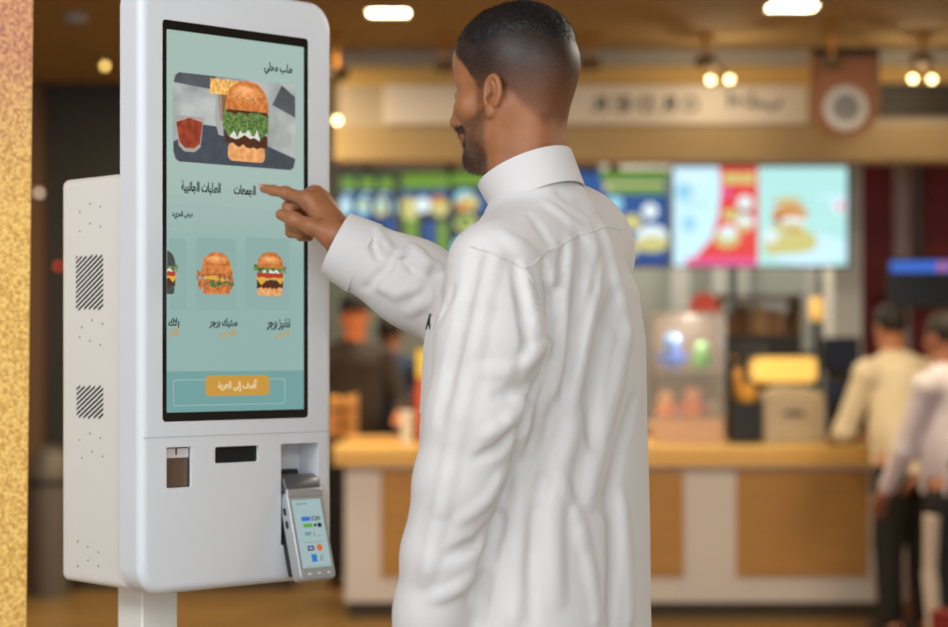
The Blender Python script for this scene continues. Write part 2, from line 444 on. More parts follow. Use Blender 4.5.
def burger(u0, u1, z0, z1, y, kind, clip=None):
    mb = MB(); w = u1-u0; h = z1-z0; X = lambda t: u0+w*t; Z = lambda t: z0+h*t; yy = [y]
    def lay(i, poly):
        mb.m = i; yy[0] -= .00012
        if clip is not None: poly = [(max(clip, a), b) for a, b in poly]
        flat(mb, poly, yy[0])
    def dome(i, a, b, zb, zt, e=2.3):
        pts = []
        for k in range(25):
            t = PI*k/24; c, s_ = math.cos(t), math.sin(t)
            pts.append(((X(a)+X(b))/2+(X(b)-X(a))/2*math.copysign(abs(c)**(2/e), c), Z(zb)+(Z(zt)-Z(zb))*abs(s_)**(2/e)))
        lay(i, pts)
    bun = 7 if kind == 'black' else 0; base = 7 if kind == 'black' else (0 if kind == 'steak' else 1)
    lay(base, rrect(X(.08), X(.92), Z(0), Z(.22), h*.07, 5))
    if kind == 'tall':
        lay(2, wavy(X(.02), X(.98), Z(.20), Z(.34), h*.05, 12, 1)); lay(8, wavy(X(.12), X(.80), Z(.30), Z(.42), h*.05, 10, 2))
        lay(3, wavy(X(-.04), X(1.0), Z(.36), Z(.62), h*.08, 16, 3)); lay(3, wavy(X(.0), X(.95), Z(.50), Z(.66), h*.06, 14, 4)); lay(2, wavy(X(.05), X(.98), Z(.60), Z(.66), h*.03, 10, 5))
        dome(bun, .02, 1.0, .63, 1.0)
    elif kind == 'steak':
        lay(9, wavy(X(-.06), X(1.02), Z(.16), Z(.36), h*.10, 14, 6)); lay(3, wavy(X(.30), X(1.04), Z(.22), Z(.30), h*.07, 12, 7)); lay(4, wavy(X(.15), X(.8), Z(.34), Z(.42), h*.05, 10, 8))
        lay(9, wavy(X(-.10), X(1.0), Z(.38), Z(.54), h*.09, 14, 9)); dome(bun, .05, .97, .50, 1.0)
    else:
        lay(2, wavy(X(.05), X(.95), Z(.18), Z(.36), h*.04, 12, 10)); lay(4, [(X(.0),Z(.42)),(X(1.02),Z(.42)),(X(.86),Z(.27)),(X(.70),Z(.38)),(X(.40),Z(.37)),(X(.2),Z(.24))])
        lay(5, wavy(X(.05), X(.95), Z(.42), Z(.54), h*.03, 8, 11)); lay(8, wavy(X(.1), X(.9), Z(.53), Z(.60), h*.02, 8, 12)); lay(3, wavy(X(-.06), X(1.04), Z(.56), Z(.68), h*.07, 16, 13))
        dome(bun, .06, .95, .64, 1.0)
    if kind != 'black':
        zc_ = .84 if kind == 'tall' else .80
        for q_ in range(5): f_ = 1-.18*q_; lay(10+q_, [(X(.47+.40*f_*math.cos(t)), Z(zc_+.012*q_+.115*f_*math.sin(t))) for t in np.linspace(0,2*PI,26)[:-1]])
        mb.m = 6; r = np.random.default_rng(5); yy[0] -= .00012
        for k in range(46 if kind == 'tall' else 26):
            a = .18+.64*r.random(); b_ = .74+.20*r.random()*(1-abs(a-.5)*1.4)
            s_ = w*.014; cx, cz = X(a), Z(b_); flat(mb, [(cx-s_,cz),(cx,cz-s_*.7),(cx+s_,cz),(cx,cz+s_*.7)], yy[0])
    return mb
u0, u1, z0, z1 = kbox(173.5, 78, 296.5, 166)
PIC = [S('slate_grey', (150,154,150), .25, 18, (112,118,120)), S('slate_board', (58,64,72), .2, 60), S('dark_top', (70,74,78), .3, 30), S('sauce', (136,58,38), .4, 60, (96,40,28)), S('glass', (176,168,160)), S('fries', (214,170,92), .4, 200, (168,116,50)), S('steel', (176,176,174)), S('wood', (150,104,70))]
mb = MB(); flat(mb, rrect(u0, u1, z0, z1, .010, 8), Yf-.0002); W = u1-u0; Hh = z1-z0
X = lambda t: u0+W*t; Z = lambda t: z0+Hh*t
mb.m = 2; flat(mb, [(X(.006),Z(.88)),(X(.34),Z(.84)),(X(.34),Z(.995)),(X(.05),Z(.995)),(X(.02),Z(.96))], Yf-.0003); flat(mb, [(X(.80),Z(.74)),(X(.994),Z(.62)),(X(.994),Z(.86)),(X(.88),Z(.98))], Yf-.0003)
mb.m = 1; flat(mb, [(X(.004),Z(.12)),(X(.02),Z(.03)),(X(.05),Z(.004)),(X(.95),Z(.004)),(X(.98),Z(.03)),(X(.996),Z(.14)),(X(.74),Z(.27)),(X(.36),Z(.43)),(X(.24),Z(.44)),(X(.004),Z(.22))], Yf-.0004)
mb.m = 6; flat(mb, [(X(.33),Z(.50)),(X(.36),Z(.34)),(X(.40),Z(.33)),(X(.38),Z(.86)),(X(.34),Z(.88))], Yf-.0005)
mb.m = 7; flat(mb, [(X(.37),Z(.50)),(X(.55),Z(.50)),(X(.56),Z(.88)),(X(.35),Z(.88))], Yf-.0005)
mb.m = 5
for k in range(11):
    a = .29+.026*k; flat(mb, [(X(a),Z(.80)),(X(a+.024),Z(.80)),(X(a+.03-.004*(k%3)),Z(.97+.012*((k*7)%3-1))),(X(a+.004),Z(.97))], Yf-.0006-.00002*k)
mb.m = 4; flat(mb, [(X(.015),Z(.52)),(X(.045),Z(.18)),(X(.09),Z(.12)),(X(.17),Z(.12)),(X(.215),Z(.18)),(X(.24),Z(.52))], Yf-.0006)
mb.m = 3; flat(mb, [(X(.025),Z(.44)),(X(.05),Z(.22)),(X(.095),Z(.16)),(X(.165),Z(.16)),(X(.21),Z(.22)),(X(.232),Z(.46)),(X(.13),Z(.50))], Yf-.0008)
pic = mb.build('menu_picture', PIC, disp)
burger(X(.405), X(.765), Z(.06), Z(.98), Yf-.0009, 'tall').build('burger_image', FOOD, pic)
u0, u1, z0, z1 = kbox(200.5, 252, 233, 294); burger(u0, u1, z0, z1, Yf-.0004, 'steak').build('burger_image', FOOD, disp)
u0, u1, z0, z1 = kbox(256, 252, 285, 296); burger(u0, u1, z0, z1, Yf-.0004, 'cheese').build('burger_image', FOOD, disp)
u0, u1, z0, z1 = kbox(152, 250, 177, 294); burger(u0, u1, z0, z1, Yf-.0004, 'black', clip=.0078).build('burger_image', FOOD, disp)
# barcode window
mb = MB(); mb.box(uS0-.001, uS1+.001, .010, .03, zS0-.001, zS1+.001); sw = mb.build('scanner_window', mat('brown_glass', (104,84,68), rough=.12), kiosk)
mb = MB(); mb.box(uS0, uS1, .0085, .010, zS1-(zS1-zS0)*.27, zS1); tag(mb.build('scanner_label', mat('label_white', (222,212,208), rough=.5), sw), 'pale strip across the top of the scanner window')
mb = MB(); mb.box((uS0+uS1)/2-.001, (uS0+uS1)/2+.0012, .0078, .0085, zS1-.012, zS1-.002); mb.box(uS0+.002, uS1-.002, .0078, .0085, zS1-.0022, zS1-.001); mb.build('label_mark', DARK, sw)
# receipt slot
mb = MB(); mb.box(uP0-.001, uP1+.001, .0065, .03, zP0-.001, zP1+.001); mb.build('receipt_slot', mat('slot_black', (10,10,11), rough=.5), kiosk)
# recess for the card terminal: four walls and a back
mb = MB(); y1 = .050
mb.add([(uR0,.006,zR0),(uR1,.006,zR0),(uR1,.006,zR1),(uR0,.006,zR1),(uR0,y1,zR0),(uR1,y1,zR0),(uR1,y1,zR1),(uR0,y1,zR1)], [(0,1,5,4),(1,2,6,5),(2,3,7,6),(3,0,4,7),(4,5,6,7)])
mb.build('terminal_recess', WHITE, kiosk)
mb = MB(); T = Matrix.Translation((0,0,0))
mb.add([(.224,.049,1.165),(.281,.049,1.165),(.281,.049,1.060),(.224,.049,1.060),(.224,.040,1.165),(.281,.040,1.165),(.281,.0105,1.060),(.224,.0105,1.060)], [(0,1,2,3),(4,7,6,5),(0,4,5,1),(1,5,6,2),(2,6,7,3),(3,7,4,0)])
mb.build('terminal_bracket', DARK, kiosk, bevel=.002)
# ---- card terminal resting in the recess
d0 = Vector((0, -.0024, 1.162)); d1 = Vector((0, -.0475, 1.001)); ln = (d1-d0).length
tl = math.atan2(d0.y-d1.y, d0.z-d1.z)
term = empty('payment_terminal', KO+KU*.253+Vector((-KU.y,KU.x,0))*d1.y+Vector((0,0,d1.z)), TH, 'grey handheld card payment terminal tilted in the kiosk recess, small lit screen', 'card terminal')
Tt = Matrix.Rotation(-tl, 4, 'X')               # local: x across, y back, z up along the device
def TB(mb, name, m, par=None, **k): 
    mb.v = [tuple(Tt @ Vector(v)) for v in mb.v]; return mb.build(name, m, par or term, **k)
SIL = mat('silver_plastic', (176,180,180), rough=.32, metal=.35)
hw = .0345
mb = MB(); mb.prism(rrect(-hw, hw, 0, ln*.84, .009, 5), 0, .022); bodyT = TB(mb, 'casing', SIL, bevel=.003)
mb = MB(); mb.prism([(0,ln*.84),(.002,ln*.955),(.014,ln*1.01),(.038,ln*.98),(.040,ln*.80),(.022,ln*.70),(.022,ln*.84)], -hw, hw, Matrix(((0,1,0,0),(1,0,0,0),(0,0,1,0),(0,0,0,1))))
TB(mb, 'printer_lid', mat('charcoal_plastic', (74,74,76), rough=.3, coat=.3), bevel=.003)
mb = MB(); mb.box(-hw*.98, hw*.98, -.0012, .004, ln*.775, ln*.85); TB(mb, 'top_strip', mat('strip_silver', (198,200,202), rough=.25, metal=.6), bevel=.001)
mb = MB(); mb.prism(rrect(-hw*.95, hw*.95, .012, ln*.70, .004, 4), .0215, .034); TB(mb, 'back_shell', DARK, bevel=.003)
mb = MB(); mb.box(-hw*.80, hw*.80, -.0008, .004, ln*.115, ln*.745); ts = TB(mb, 'display', glow('lit_pale_blue', (166,190,192), .9))
ICON = [glow('lit_icon_blue', (46,120,200), .9), glow('lit_icon_black', (24,34,40), .9), glow('lit_icon_green', (96,170,70), .9), glow('lit_icon_navy', (40,60,130), .9), glow('lit_icon_orange', (222,104,44), .9), glow('lit_icon_grey', (120,140,144), .9), glow('lit_icon_white', (232,238,238), .9)]
mb = MB()
def ic(i, a0, a1, b0, b1): mb.m = i; mb.add([(hw*a, -.0011, ln*b) for a, b in ((a0,b0),(a1,b0),(a1,b1),(a0,b1))], [(0,1,2,3)])
ic(0,-.45,.05,.545,.585); ic(2,-.40,.10,.485,.52); ic(1,.18,.34,.49,.515); ic(1,.40,.62,.48,.52); ic(2,-.40,-.05,.41,.425); ic(0,-.40,-.05,.43,.44); ic(5,-.5,.65,.345,.349); ic(3,-.38,-.02,.27,.315); ic(6,-.30,-.10,.285,.30)
ic(0,-.25,.05,.165,.235); ic(5,.20,.45,.17,.176); ic(5,-.62,.70,.125,.129); ic(5,.10,.16,.40,.44); ic(5,.26,.50,.40,.405); ic(5,-.6,.0,.70,.71)
for k, c in ((4,(.30,.293)),): mb.m = k; mb.add([(hw*c[0]+.0055*math.cos(a), -.0011, ln*c[1]+.0055*math.sin(a)) for a in np.linspace(0, 2*PI, 14)[:-1]], [tuple(range(13))])
mb.m = 1; lettering(mb, '520', hw*.10, hw*.60, ln*.545, ln*.585, -.0011, .02)
mb.m = 5
for k in range(2): mb.add([(hw*(.22+.1*k)+dx*.004, -.0011, ln*(.18+dz*.03)) for dx, dz in ((-.2,0),(.2,0),(1,1.5),(.6,1.5))], [(0,1,2,3)])
TB(mb, 'payment_icons', ICON, ts)
for k in (-.5, .05, .6):
    mb = MB(); mb.box(hw*k-.0025, hw*k+.0025, -.001, .003, ln*.052, ln*.068); TB(mb, 'key', mat('key_white', (232,234,232), rough=.4))
for k in range(2):
    mb = MB(); mb.prism(rrect(.009,.014,ln*(.50+.12*k),ln*(.57+.12*k),.002,3), -hw-.0012, -hw+.002, Matrix(((0,1,0,0),(1,0,0,0),(0,0,1,0),(0,0,0,1)))); TB(mb, 'side_button', DARK)
mb = MB(); mb.ball((0,.026,ln*1.003), .005, 12, (1.3,1,.4)); TB(mb, 'lid_button', GREYP)
# ================================================================ the man in the white thobe
M_ROOT = Vector((.08, 2.6, 0)); FWD = Vector((-.8, .6, 0)); LFT = Vector((-.6, -.8, 0))
def loc(p):
    d = Vector(p)-M_ROOT; return np.array((d.dot(FWD), d.dot(LFT), d.z), np.float32)
man = empty('person', M_ROOT, math.atan2(.6, -.8), 'bearded man in a long white thobe seen from behind, pointing at the kiosk screen', 'person')

def skin_material(name, skin, hair):
    m = bpy.data.materials.new(name); m.use_nodes = True; nt = m.node_tree; b = nt.nodes['Principled BSDF']
    at = nt.nodes.new('ShaderNodeAttribute'); at.attribute_name = 'stubble'
    tc = nt.nodes.new('ShaderNodeTexCoord')
    n = nt.nodes.new('ShaderNodeTexNoise'); n.inputs['Scale'].default_value = 620; n.inputs['Detail'].default_value = 3
    nt.links.new(tc.outputs['Object'], n.inputs['Vector'])
    n2 = nt.nodes.new('ShaderNodeTexNoise'); n2.inputs['Scale'].default_value = 45; n2.inputs['Detail'].default_value = 4
    nt.links.new(tc.outputs['Object'], n2.inputs['Vector'])
    # density + grain
    ma = nt.nodes.new('ShaderNodeMath'); ma.operation = 'MULTIPLY_ADD'; ma.inputs[1].default_value = .7; ma.inputs[2].default_value = -.35
    nt.links.new(n.outputs['Fac'], ma.inputs[0])
    mu = nt.nodes.new('ShaderNodeMath'); mu.operation = 'MULTIPLY'
    gate = nt.nodes.new('ShaderNodeMath'); gate.operation = 'MULTIPLY'; gate.inputs[1].default_value = 4; gate.use_clamp = True
    nt.links.new(at.outputs['Fac'], gate.inputs[0])
    nt.links.new(ma.outputs[0], mu.inputs[0]); nt.links.new(gate.outputs[0], mu.inputs[1])
    ad = nt.nodes.new('ShaderNodeMath'); ad.operation = 'ADD'; ad.use_clamp = True
    nt.links.new(mu.outputs[0], ad.inputs[0]); nt.links.new(at.outputs['Fac'], ad.inputs[1])
    sk = nt.nodes.new('ShaderNodeMix'); sk.data_type = 'RGBA'
    nt.links.new(n2.outputs['Fac'], sk.inputs['Factor'])
    sk.inputs['A'].default_value = (*lin(tuple(v*.9 for v in skin)), 1); sk.inputs['B'].default_value = (*lin(tuple(min(255, v*1.1) for v in skin)), 1)
    mx = nt.nodes.new('ShaderNodeMix'); mx.data_type = 'RGBA'
    nt.links.new(ad.outputs[0], mx.inputs['Factor']); nt.links.new(sk.outputs['Result'], mx.inputs['A'])
    mx.inputs['B'].default_value = (*lin(hair), 1)
    nt.links.new(mx.outputs['Result'], b.inputs['Base Color'])
    b.inputs['Roughness'].default_value = .48; b.inputs['Specular IOR Level'].default_value = .4
    b.inputs['Subsurface Weight'].default_value = .12; b.inputs['Subsurface Radius'].default_value = (.01,.004,.002); b.inputs['Subsurface Scale'].default_value = .5
    bp = nt.nodes.new('ShaderNodeBump'); bp.inputs['Strength'].default_value = .25; bp.inputs['Distance'].default_value = .001
    nt.links.new(n.outputs['Fac'], bp.inputs['Height']); nt.links.new(bp.outputs['Normal'], b.inputs['Normal'])
    return m
SKIN = skin_material('skin', (158,103,66), (30,25,23))
HAIR = mat('black_hair', (24,21,21), rough=.5, bump=.9, bscale=240, var=.4, vscale=70, spec=.35)

# ---- head, in its own frame (x forward, y left, origin between the ears)
H = SDF((-.14,-.125,-.255), (.135,.125,.135), .0021)
H.ell((-.010,0,.034), (.087,.0725,.077), 0)
H.ell((-.034,0,.012), (.062,.066,.066), .03)
H.ell((.034,0,-.032), (.053,.055,.080), .03)
H.ell((.045,0,.040), (.040,.056,.040), .03)                        # forehead
for s in (1,-1):
    H.line([(.002,s*.056,-.050), (.030,s*.048,-.079), (.066,s*.018,-.100)], [.019,.018,.017], .025)   # jaw
    H.cone((.074,s*.010,.008), (.058,s*.044,.004), .010, .010, .014)                                  # brow ridge
    H.ell((.056,s*.043,-.032), (.022,.020,.018), .02)                                                 # cheekbone
    H.ell((.088,s*.0315,-.012), (.013,.017,.012), .012, 's')                                           # eye socket
    H.ell((.0705,s*.031,-.012), (.0135,.0145,.0135), .004)                                             # lids
    H.ell((.087,s*.0315,-.0125), (.012,.0115,.0042), .002, 's')
    H.ell((.092,s*.0125,-.046), (.011,.0085,.008), .008)                                              # nostril wing
    H.ell((.0975,s*.006,-.0525), (.005,.0032,.003), .002, 's')
H.ell((.076,0,-.106), (.018,.022,.016), .02)                       # chin
H.line([(.083,0,.004), (.094,0,-.019), (.106,0,-.041)], [.009,.0085,.0105], .014)                     # nose
H.ell((.087,0,-.061), (.012,.021,.010), .012)
H.cone((.089,-.016,-.068), (.089,.016,-.068), .0052, .0052, .008); H.ell((.094,0,-.067), (.006,.012,.005), .006)
H.cone((.087,-.013,-.078), (.087,.013,-.078), .0062, .0062, .008); H.ell((.092,0,-.077), (.006,.010,.006), .006)
H.line([(.096,-.020,-.0728), (.0985,0,-.0722), (.096,.020,-.0728)], .0016, .003, 's')
H.cone((-.014,0,-.030), (.004,0,-.25), .053, .049, .035)         # neck
H.cone((-.038,.022,-.02), (-.016,.022,-.25), .030, .026, .02); H.cone((-.038,-.022,-.02), (-.016,-.022,-.25), .030, .026, .02)
for s in (1,-1):
    H.line([(-.012,s*.058,-.045), (.008,s*.038,-.13), (.026,s*.016,-.22)], [.014,.014,.012], .02)     # neck tendon
    fl = math.radians(9); tl = math.radians(12)                   # ear: flares outward to the rear, leans back
    Rz = Matrix.Rotation(-s*fl, 3, 'Z') @ Matrix.Rotation(-tl, 3, 'Y')
    e0 = Vector((-.010, s*.0775, -.028))
    ew = lambda x, y, z: tuple(e0+Rz @ Vector((x, s*y, z)))
    R_ = [[Rz[i][j] for j in range(3)] for i in range(3)]
    H.ell(e0, (.0135,.0055,.0245), .006, R=R_)
    H.ell(ew(.008,-.004,-.008), (.010,.010,.016), .008, R=R_)
    H.ell(ew(.001,.007,.003), (.0095,.0055,.0185), .002, 's', R=R_)
    rim = [ew(.0138*math.cos(a)*.96-.0005, .0035, .004+.0222*math.sin(a)) for a in np.linspace(-.15, 4.2, 16)]
    H.line(rim, .0036, .003)
    H.line([ew(.002,.002,.018), ew(-.005,.0035,.006), ew(-.004,.0035,-.008), ew(.002,.0025,-.016)], .003, .004)
    H.ell(ew(.003,.002,-.0255), (.0078,.0052,.0085), .005, R=R_)
    H.ell(ew(.010,.004,-.006), (.0035,.004,.006), .003, R=R_)
    H.ell(ew(.003,.004,-.006), (.0058,.0085,.0088), .002, 's', R=R_)
HV, HF = H.mesh(); HV = relax(HV, HF, 1)
def sst(a, b, x): t = np.clip((x-a)/(b-a), 0, 1); return t*t*(3-2*t)
x, y, z = HV[:,0], HV[:,1], HV[:,2]; ay = np.abs(y)
front = np.interp(z, [-.02,.0,.02,.045,.058,.08], [.028,.030,.040,.060,.072,.085])
nape = np.interp(x, [-.09,-.065,-.03,-.012,.1], [-.082,-.074,-.030,-.022,-.022])
jit = noise3(HV, 220, 3)*.004
scalp = sst(-.004,.006, front-x+jit)*sst(-.012,.016, z-nape+jit)
dens = scalp*np.clip(.44+.53*sst(-.065,.040, z), 0, 1)
dens = np.where((ay > .0795) & (np.abs(x+.01) < .03) & (z < .02), 0, dens)          # ears stay bare
side = sst(.0,.012, .036-x)*sst(.0,.012, x-.004)*sst(-.045,-.03, z)*(1-sst(.0,.02,z))*.45*(ay < .074)
lowline = np.interp(x, [.0,.03,.06,.085,.1], [-.032,-.040,-.055,-.068,-.068])
beard = sst(-.005,.012, lowline-z+jit)*sst(-.004,.012, x-.004+.25*(z+.05))*sst(-.135,-.112, z)
beard = beard*(.58+.3*sst(.05,.085,x))
must = sst(.010,.004, np.abs(z+.058))*sst(.074,.082,x)*sst(.034,.024,ay)*.9
brow = sst(.006,.003, np.abs(z-.009+.1*(ay-.02)**1))*sst(.052,.06,x)*(ay > .009)*(ay < .05)*.9
lip = (np.abs(z+.0725) < .011)*(x > .086)*(ay < .021)
beard = np.where(lip, 0, beard)
HST = np.clip(np.maximum.reduce([dens, side, beard, must, brow]), 0, 1)
HC = np.array((.034, 0, 1.700)); pit = math.radians(6)
Rh = np.array([[math.cos(pit),0,math.sin(pit)],[0,1,0],[-math.sin(pit),0,math.cos(pit)]])
hy_ = math.radians(4); Ry = np.array([[math.cos(hy_),-math.sin(hy_),0],[math.sin(hy_),math.cos(hy_),0],[0,0,1]])
def head_to_man(v): v = v*np.array((.893,.885,.885)); return (v @ Rh.T @ Ry.T + HC).astype(np.float32)

# ---- right hand, pointing (index out, thumb alongside, the rest curled)
tip = loc(P(264,188.5,3.006)); pip = loc(P(286,193,2.983)); mcp = loc(P(309,200,2.957)); wri = loc(P(349,247,2.932))
m2, m3, m4 = loc(P(315,196,2.978)), loc(P(321,199,2.997)), loc(P(327,206,3.012))
pts = np.array([tip, wri, m4, loc(P(290,240,2.9))]); lo = pts.min(0)-.07; hi = pts.max(0)+.06
G = SDF(lo, hi, .0014)
G.line([tip, tip+(pip-tip)*.42, pip, mcp], [.0066,.0078,.0086,.0108], .004)
G.ell(pip, (.0092,.0092,.0092), .006)
def curl(a, b, c, d, r): G.line([a, b, c, d], [r*1.18, r*1.08, r, r*.9], .004); G.ell(b, (r*1.15,)*3, .005)
curl(m2, loc(P(289,207,3.003)), loc(P(291,225,2.990)), loc(P(303,229,2.975)), .0086)
curl(m3, loc(P(292,212,3.018)), loc(P(291,232,3.004)), loc(P(302,235,2.985)), .0084)
curl(m4, loc(P(302,219,3.026)), loc(P(301,236,3.012)), loc(P(309,237,2.996)), .0074)
cm, tm, ti, tt = loc(P(336,236,2.918)), loc(P(311,226.5,2.915)), loc(P(294,220,2.930)), loc(P(281,214.5,2.944))
G.line([cm, tm, ti, tt], [.0165,.0118,.0102,.0082], .007)
G.ell(ti, (.0108,.0108,.0108), .006)
for q, r in ((mcp,.0125),(m2,.0125),(m3,.0118),(m4,.0108)):
    G.cone(wri+(q-wri)*.08, q, .0185, r, .014); G.ell(q, (r*1.02,)*3, .008)
pc = (mcp+m4+wri+cm)/4
G.cone(cm, (mcp+m3)/2, .017, .012, .016); G.cone(cm, wri, .018, .022, .016)
elb = loc(P(478,321,2.915))
G.cone(wri, wri+(elb-wri)*.45, .0255, .030, .016)
G.half(wri+(elb-wri)*.40, (elb-wri)/np.linalg.norm(elb-wri))
# nails: shallow flat seats
view = np.array(loc((0,0,EYE))); 
GV, GF = G.mesh(); GV = relax(GV, GF, 1)

# ---- covered body, coarse: trunk, legs, feet, left arm and hand, right upper arm
B = SDF((-.25,-.36,-.01), (.5,.33,1.62), .009)
B.loft([(.80,0,0,.105,.155),(.95,.0,0,.11,.165),(1.1,0,0,.095,.145),(1.25,0,0,.10,.155),(1.38,0,0,.095,.15),(1.46,0,0,.07,.12),(1.52,0,0,.05,.06)], .03)
B.cone((.0,0,1.42), (.01,0,1.60), .05, .045, .03)
lsh, lel, lwr = np.array((-.04,.145,1.44)), np.array((-.02,.19,1.19)), np.array((.045,.185,.935))
rsh = np.array((.05,-.15,1.485))
B.line([lsh, lel, lwr], [.05,.038,.027], .02); B.line([rsh, elb, wri+(elb-wri)*.25], [.05,.040,.030], .02)
for s in (1,-1):
    B.line([(0,s*.085,.86), (.012,s*.095,.48), (-.012,s*.10,.085)], [.085,.056,.040], .03)
    B.line([(-.05,s*.10,.035), (.04,s*.105,.035), (.14,s*.118,.026)], [.034,.036,.026], .02)
TRUNK = [(.06,.02,0,.225,.25),(.5,.012,0,.175,.205),(.8,.006,0,.145,.18),(1.0,.004,0,.136,.174),(1.12,.002,0,.132,.172),(1.25,.0,0,.124,.174),(1.36,-.004,0,.116,.175),
         (1.43,-.006,0,.106,.160),(1.485,-.008,0,.085,.118),(1.525,-.005,0,.062,.070),(1.545,-.004,0,.056,.062),(1.565,.0,0,.052,.057)]
LARM = [(-.036,.138,1.452),(-.046,.158,1.36),(-.038,.176,1.27),(-.019,.189,1.19),(.004,.191,1.10),(.022,.190,1.03),(.045,.186,.925)]
LRAD = [.056,.069,.064,.054,.050,.0455,.044]
RARM = [rsh, rsh*.5+elb*.5+np.array((0,0,-.008)), elb, elb*.5+wri*.5, loc(P(352,252,2.93))]
RRAD = [.086,.070,.066,.060,.053]
def thobe(lo, hi, h, fine):
    S = SDF(lo, hi, h)
    S.loft(TRUNK, 0, 2.25)
    S.line([(-.012,-.03,1.498), (.02,-.10,1.50), rsh], [.055,.064,.082], .045)
    S.line([(-.012,.03,1.490), (-.028,.085,1.463), LARM[0]], [.054,.055,.056], .035)
    S.line(RARM, RRAD, .03)
    S.line(LARM, LRAD, .014)
    if not fine: return S
    o = loc((0,0,EYE))
    def on(px, py):
        d = loc((px-CX, F_PX, EYE+HY-py)); d = loc(Vector(((px-CX)/F_PX, 1, EYE+(HY-py)/F_PX)))-o; d = d/np.linalg.norm(d)
        p = S.hit(o, d, 2.0, 3.6)
        if p is None: return None
        i = np.round((p-S.lo)/S.h).astype(int); i = np.clip(i, 2, np.array(S.D.shape)-3); g = np.zeros(3)
        for a in range(3):
            j = i.copy(); j[a] += 2; k = i.copy(); k[a] -= 2; g[a] = S.D[tuple(j)]-S.D[tuple(k)]
        return p, g/(np.linalg.norm(g)+1e-9)
    S.on = on
    def dense(pts, step=9):
        out = []
        for (a,b),(c,d) in zip(pts, pts[1:]):
            n = max(1, int(math.hypot(c-a, d-b)/step))
            out += [(a+(c-a)*t/n, b+(d-b)*t/n) for t in range(n)]
        return out+[pts[-1]]
    def fold(pts, r, hgt, k=.016, valley=False):
        r *= .75; k *= .7; hgt *= .85 if pts[0] == (543,262) else (.75 if pts[0][0] < 460 else (.17 if pts[0][1] > 295 and pts[-1][0] > 508 else .36))
        q = dense(pts); hs = [on(*p) for p in q]; n = len(q); seq = []; rs = []
        for i, hn in enumerate(hs):
            if hn is None: continue
            t = i/max(1, n-1); w = math.sin(PI*min(1, max(0, .08+.84*t)))**.6
            p, g = hn; rr = r*(.55+.45*w); hh = hgt*w
            seq.append(p+g*(rr-hh) if valley else p-g*(rr-hh)); rs.append(rr)
        runs = [[0]] if seq else []
        for i in range(1, len(seq)):
            if np.linalg.norm(seq[i]-seq[i-1]) < .035: runs[-1].append(i)
            else: runs.append([i])
        for r_ in runs:
            if len(r_) > 1: S.line([seq[i] for i in r_], [rs[i] for i in r_], k, 's' if valley else 'u')
    for args in FOLDS: fold(*args)
    return S
inner = thobe((-.25,-.36,-.01), (.5,.33,1.62), .009, False)
zz = inner.ax[2][None,None,:]
B.D = np.where((zz > .1) & (zz < 1.54), np.maximum(B.D, inner.D+.009), B.D)
BV, BF = B.mesh()
LH = SDF((-.02,.12,.70), (.14,.25,.97), .0028)                     # relaxed left hand
LH.cone(lwr, lwr+np.array((.008,0,-.03)), .026, .024, .01)
kn = [lwr+np.array(v) for v in ((.040,-.012,-.095),(.020,-.004,-.102),(.0,.0,-.10),(-.018,-.002,-.093))]
for i, q in enumerate(kn):
    LH.cone(lwr+(q-lwr)*.2, q, .018, .0115, .012)
    L_ = (.95,1.05,.98,.78)[i]
    LH.line([q, q+np.array((.008,-.006,-.040))*L_, q+np.array((.014,-.020,-.066))*L_, q+np.array((.014,-.032,-.082))*L_], [.0098,.009,.008,.0068], .003)
LH.line([lwr+np.array((.024,-.008,-.03)), lwr+np.array((.052,-.026,-.064)), lwr+np.array((.060,-.034,-.092)), lwr+np.array((.062,-.040,-.112))], [.015,.012,.010,.008], .008)
LV, LF = LH.mesh()
vs = [head_to_man(HV), GV, BV, LV]; fsz = [HF, GF, BF, LF]; off = 0; ff = []
for v, f in zip(vs, fsz): ff.append(f+off); off += len(v)
body = mesh_obj('body', np.concatenate(vs), np.concatenate(ff), SKIN, man)
at = body.data.attributes.new('stubble', 'FLOAT', 'POINT')
at.data.foreach_set('value', np.concatenate([HST, np.zeros(len(GV)+len(BV)+len(LV))]).astype(np.float32))

# finger nails
NAIL = mat('nail', (200,150,128), rough=.3)
def nail(p, axis, up, w, l):
    axis = Vector(axis).normalized(); up = (Vector(up)-axis*Vector(up).dot(axis)).normalized(); sd = axis.cross(up)
    mb = MB(); vs = []; 
    for i in range(6):
        for j in range(7):
            a = (j/6-.5)*2.0; t = i/5-.5; ww = w*(1-.35*max(0, abs(t)*2-.6))
            q = Vector(p)+axis*(t*l)+sd*(math.sin(a)*ww*.62)+up*((math.cos(a)-1)*ww*.5)
            vs.append(q)
    mb.add(vs, [(i*7+j, i*7+j+1, (i+1)*7+j+1, (i+1)*7+j) for i in range(5) for j in range(6)])
    o = mb.build('nail', NAIL, man, smooth=True); md = o.modifiers.new('thick', 'SOLIDIFY'); md.thickness = .0008
    return o
tv = (view-tt); tv = tv/np.linalg.norm(tv)
nail(tt+tv*.0078+(tt-ti)*.10, tt-ti, tv+np.array((0,0,.25)), .0105, .0125)
upn = np.array((-.1,.25,1.0)); upn /= np.linalg.norm(upn)
nail(tip+upn*.0066+(tip-pip)*.02, tip-pip, upn, .0095, .011)

# eyes
EYEW = mat('eye_white', (225,220,212), rough=.15); IRIS = mat('iris', (38,24,16), rough=.1)
for s in (1,-1):
    e = MB(); e.ball((0,0,0), .0107, 20); e.m = 1
    e.lathe([(.005,.0094),(.0041,.0105),(.0001,.0110)], 16, Matrix.Rotation(PI/2, 4, 'Y'))
    o = e.build('eye', [EYEW, IRIS], man, smooth=True); o.location = head_to_man(np.array([(.0715, s*.031, -.012)]))[0].tolist(); o.rotation_euler = (0, pit, 0)

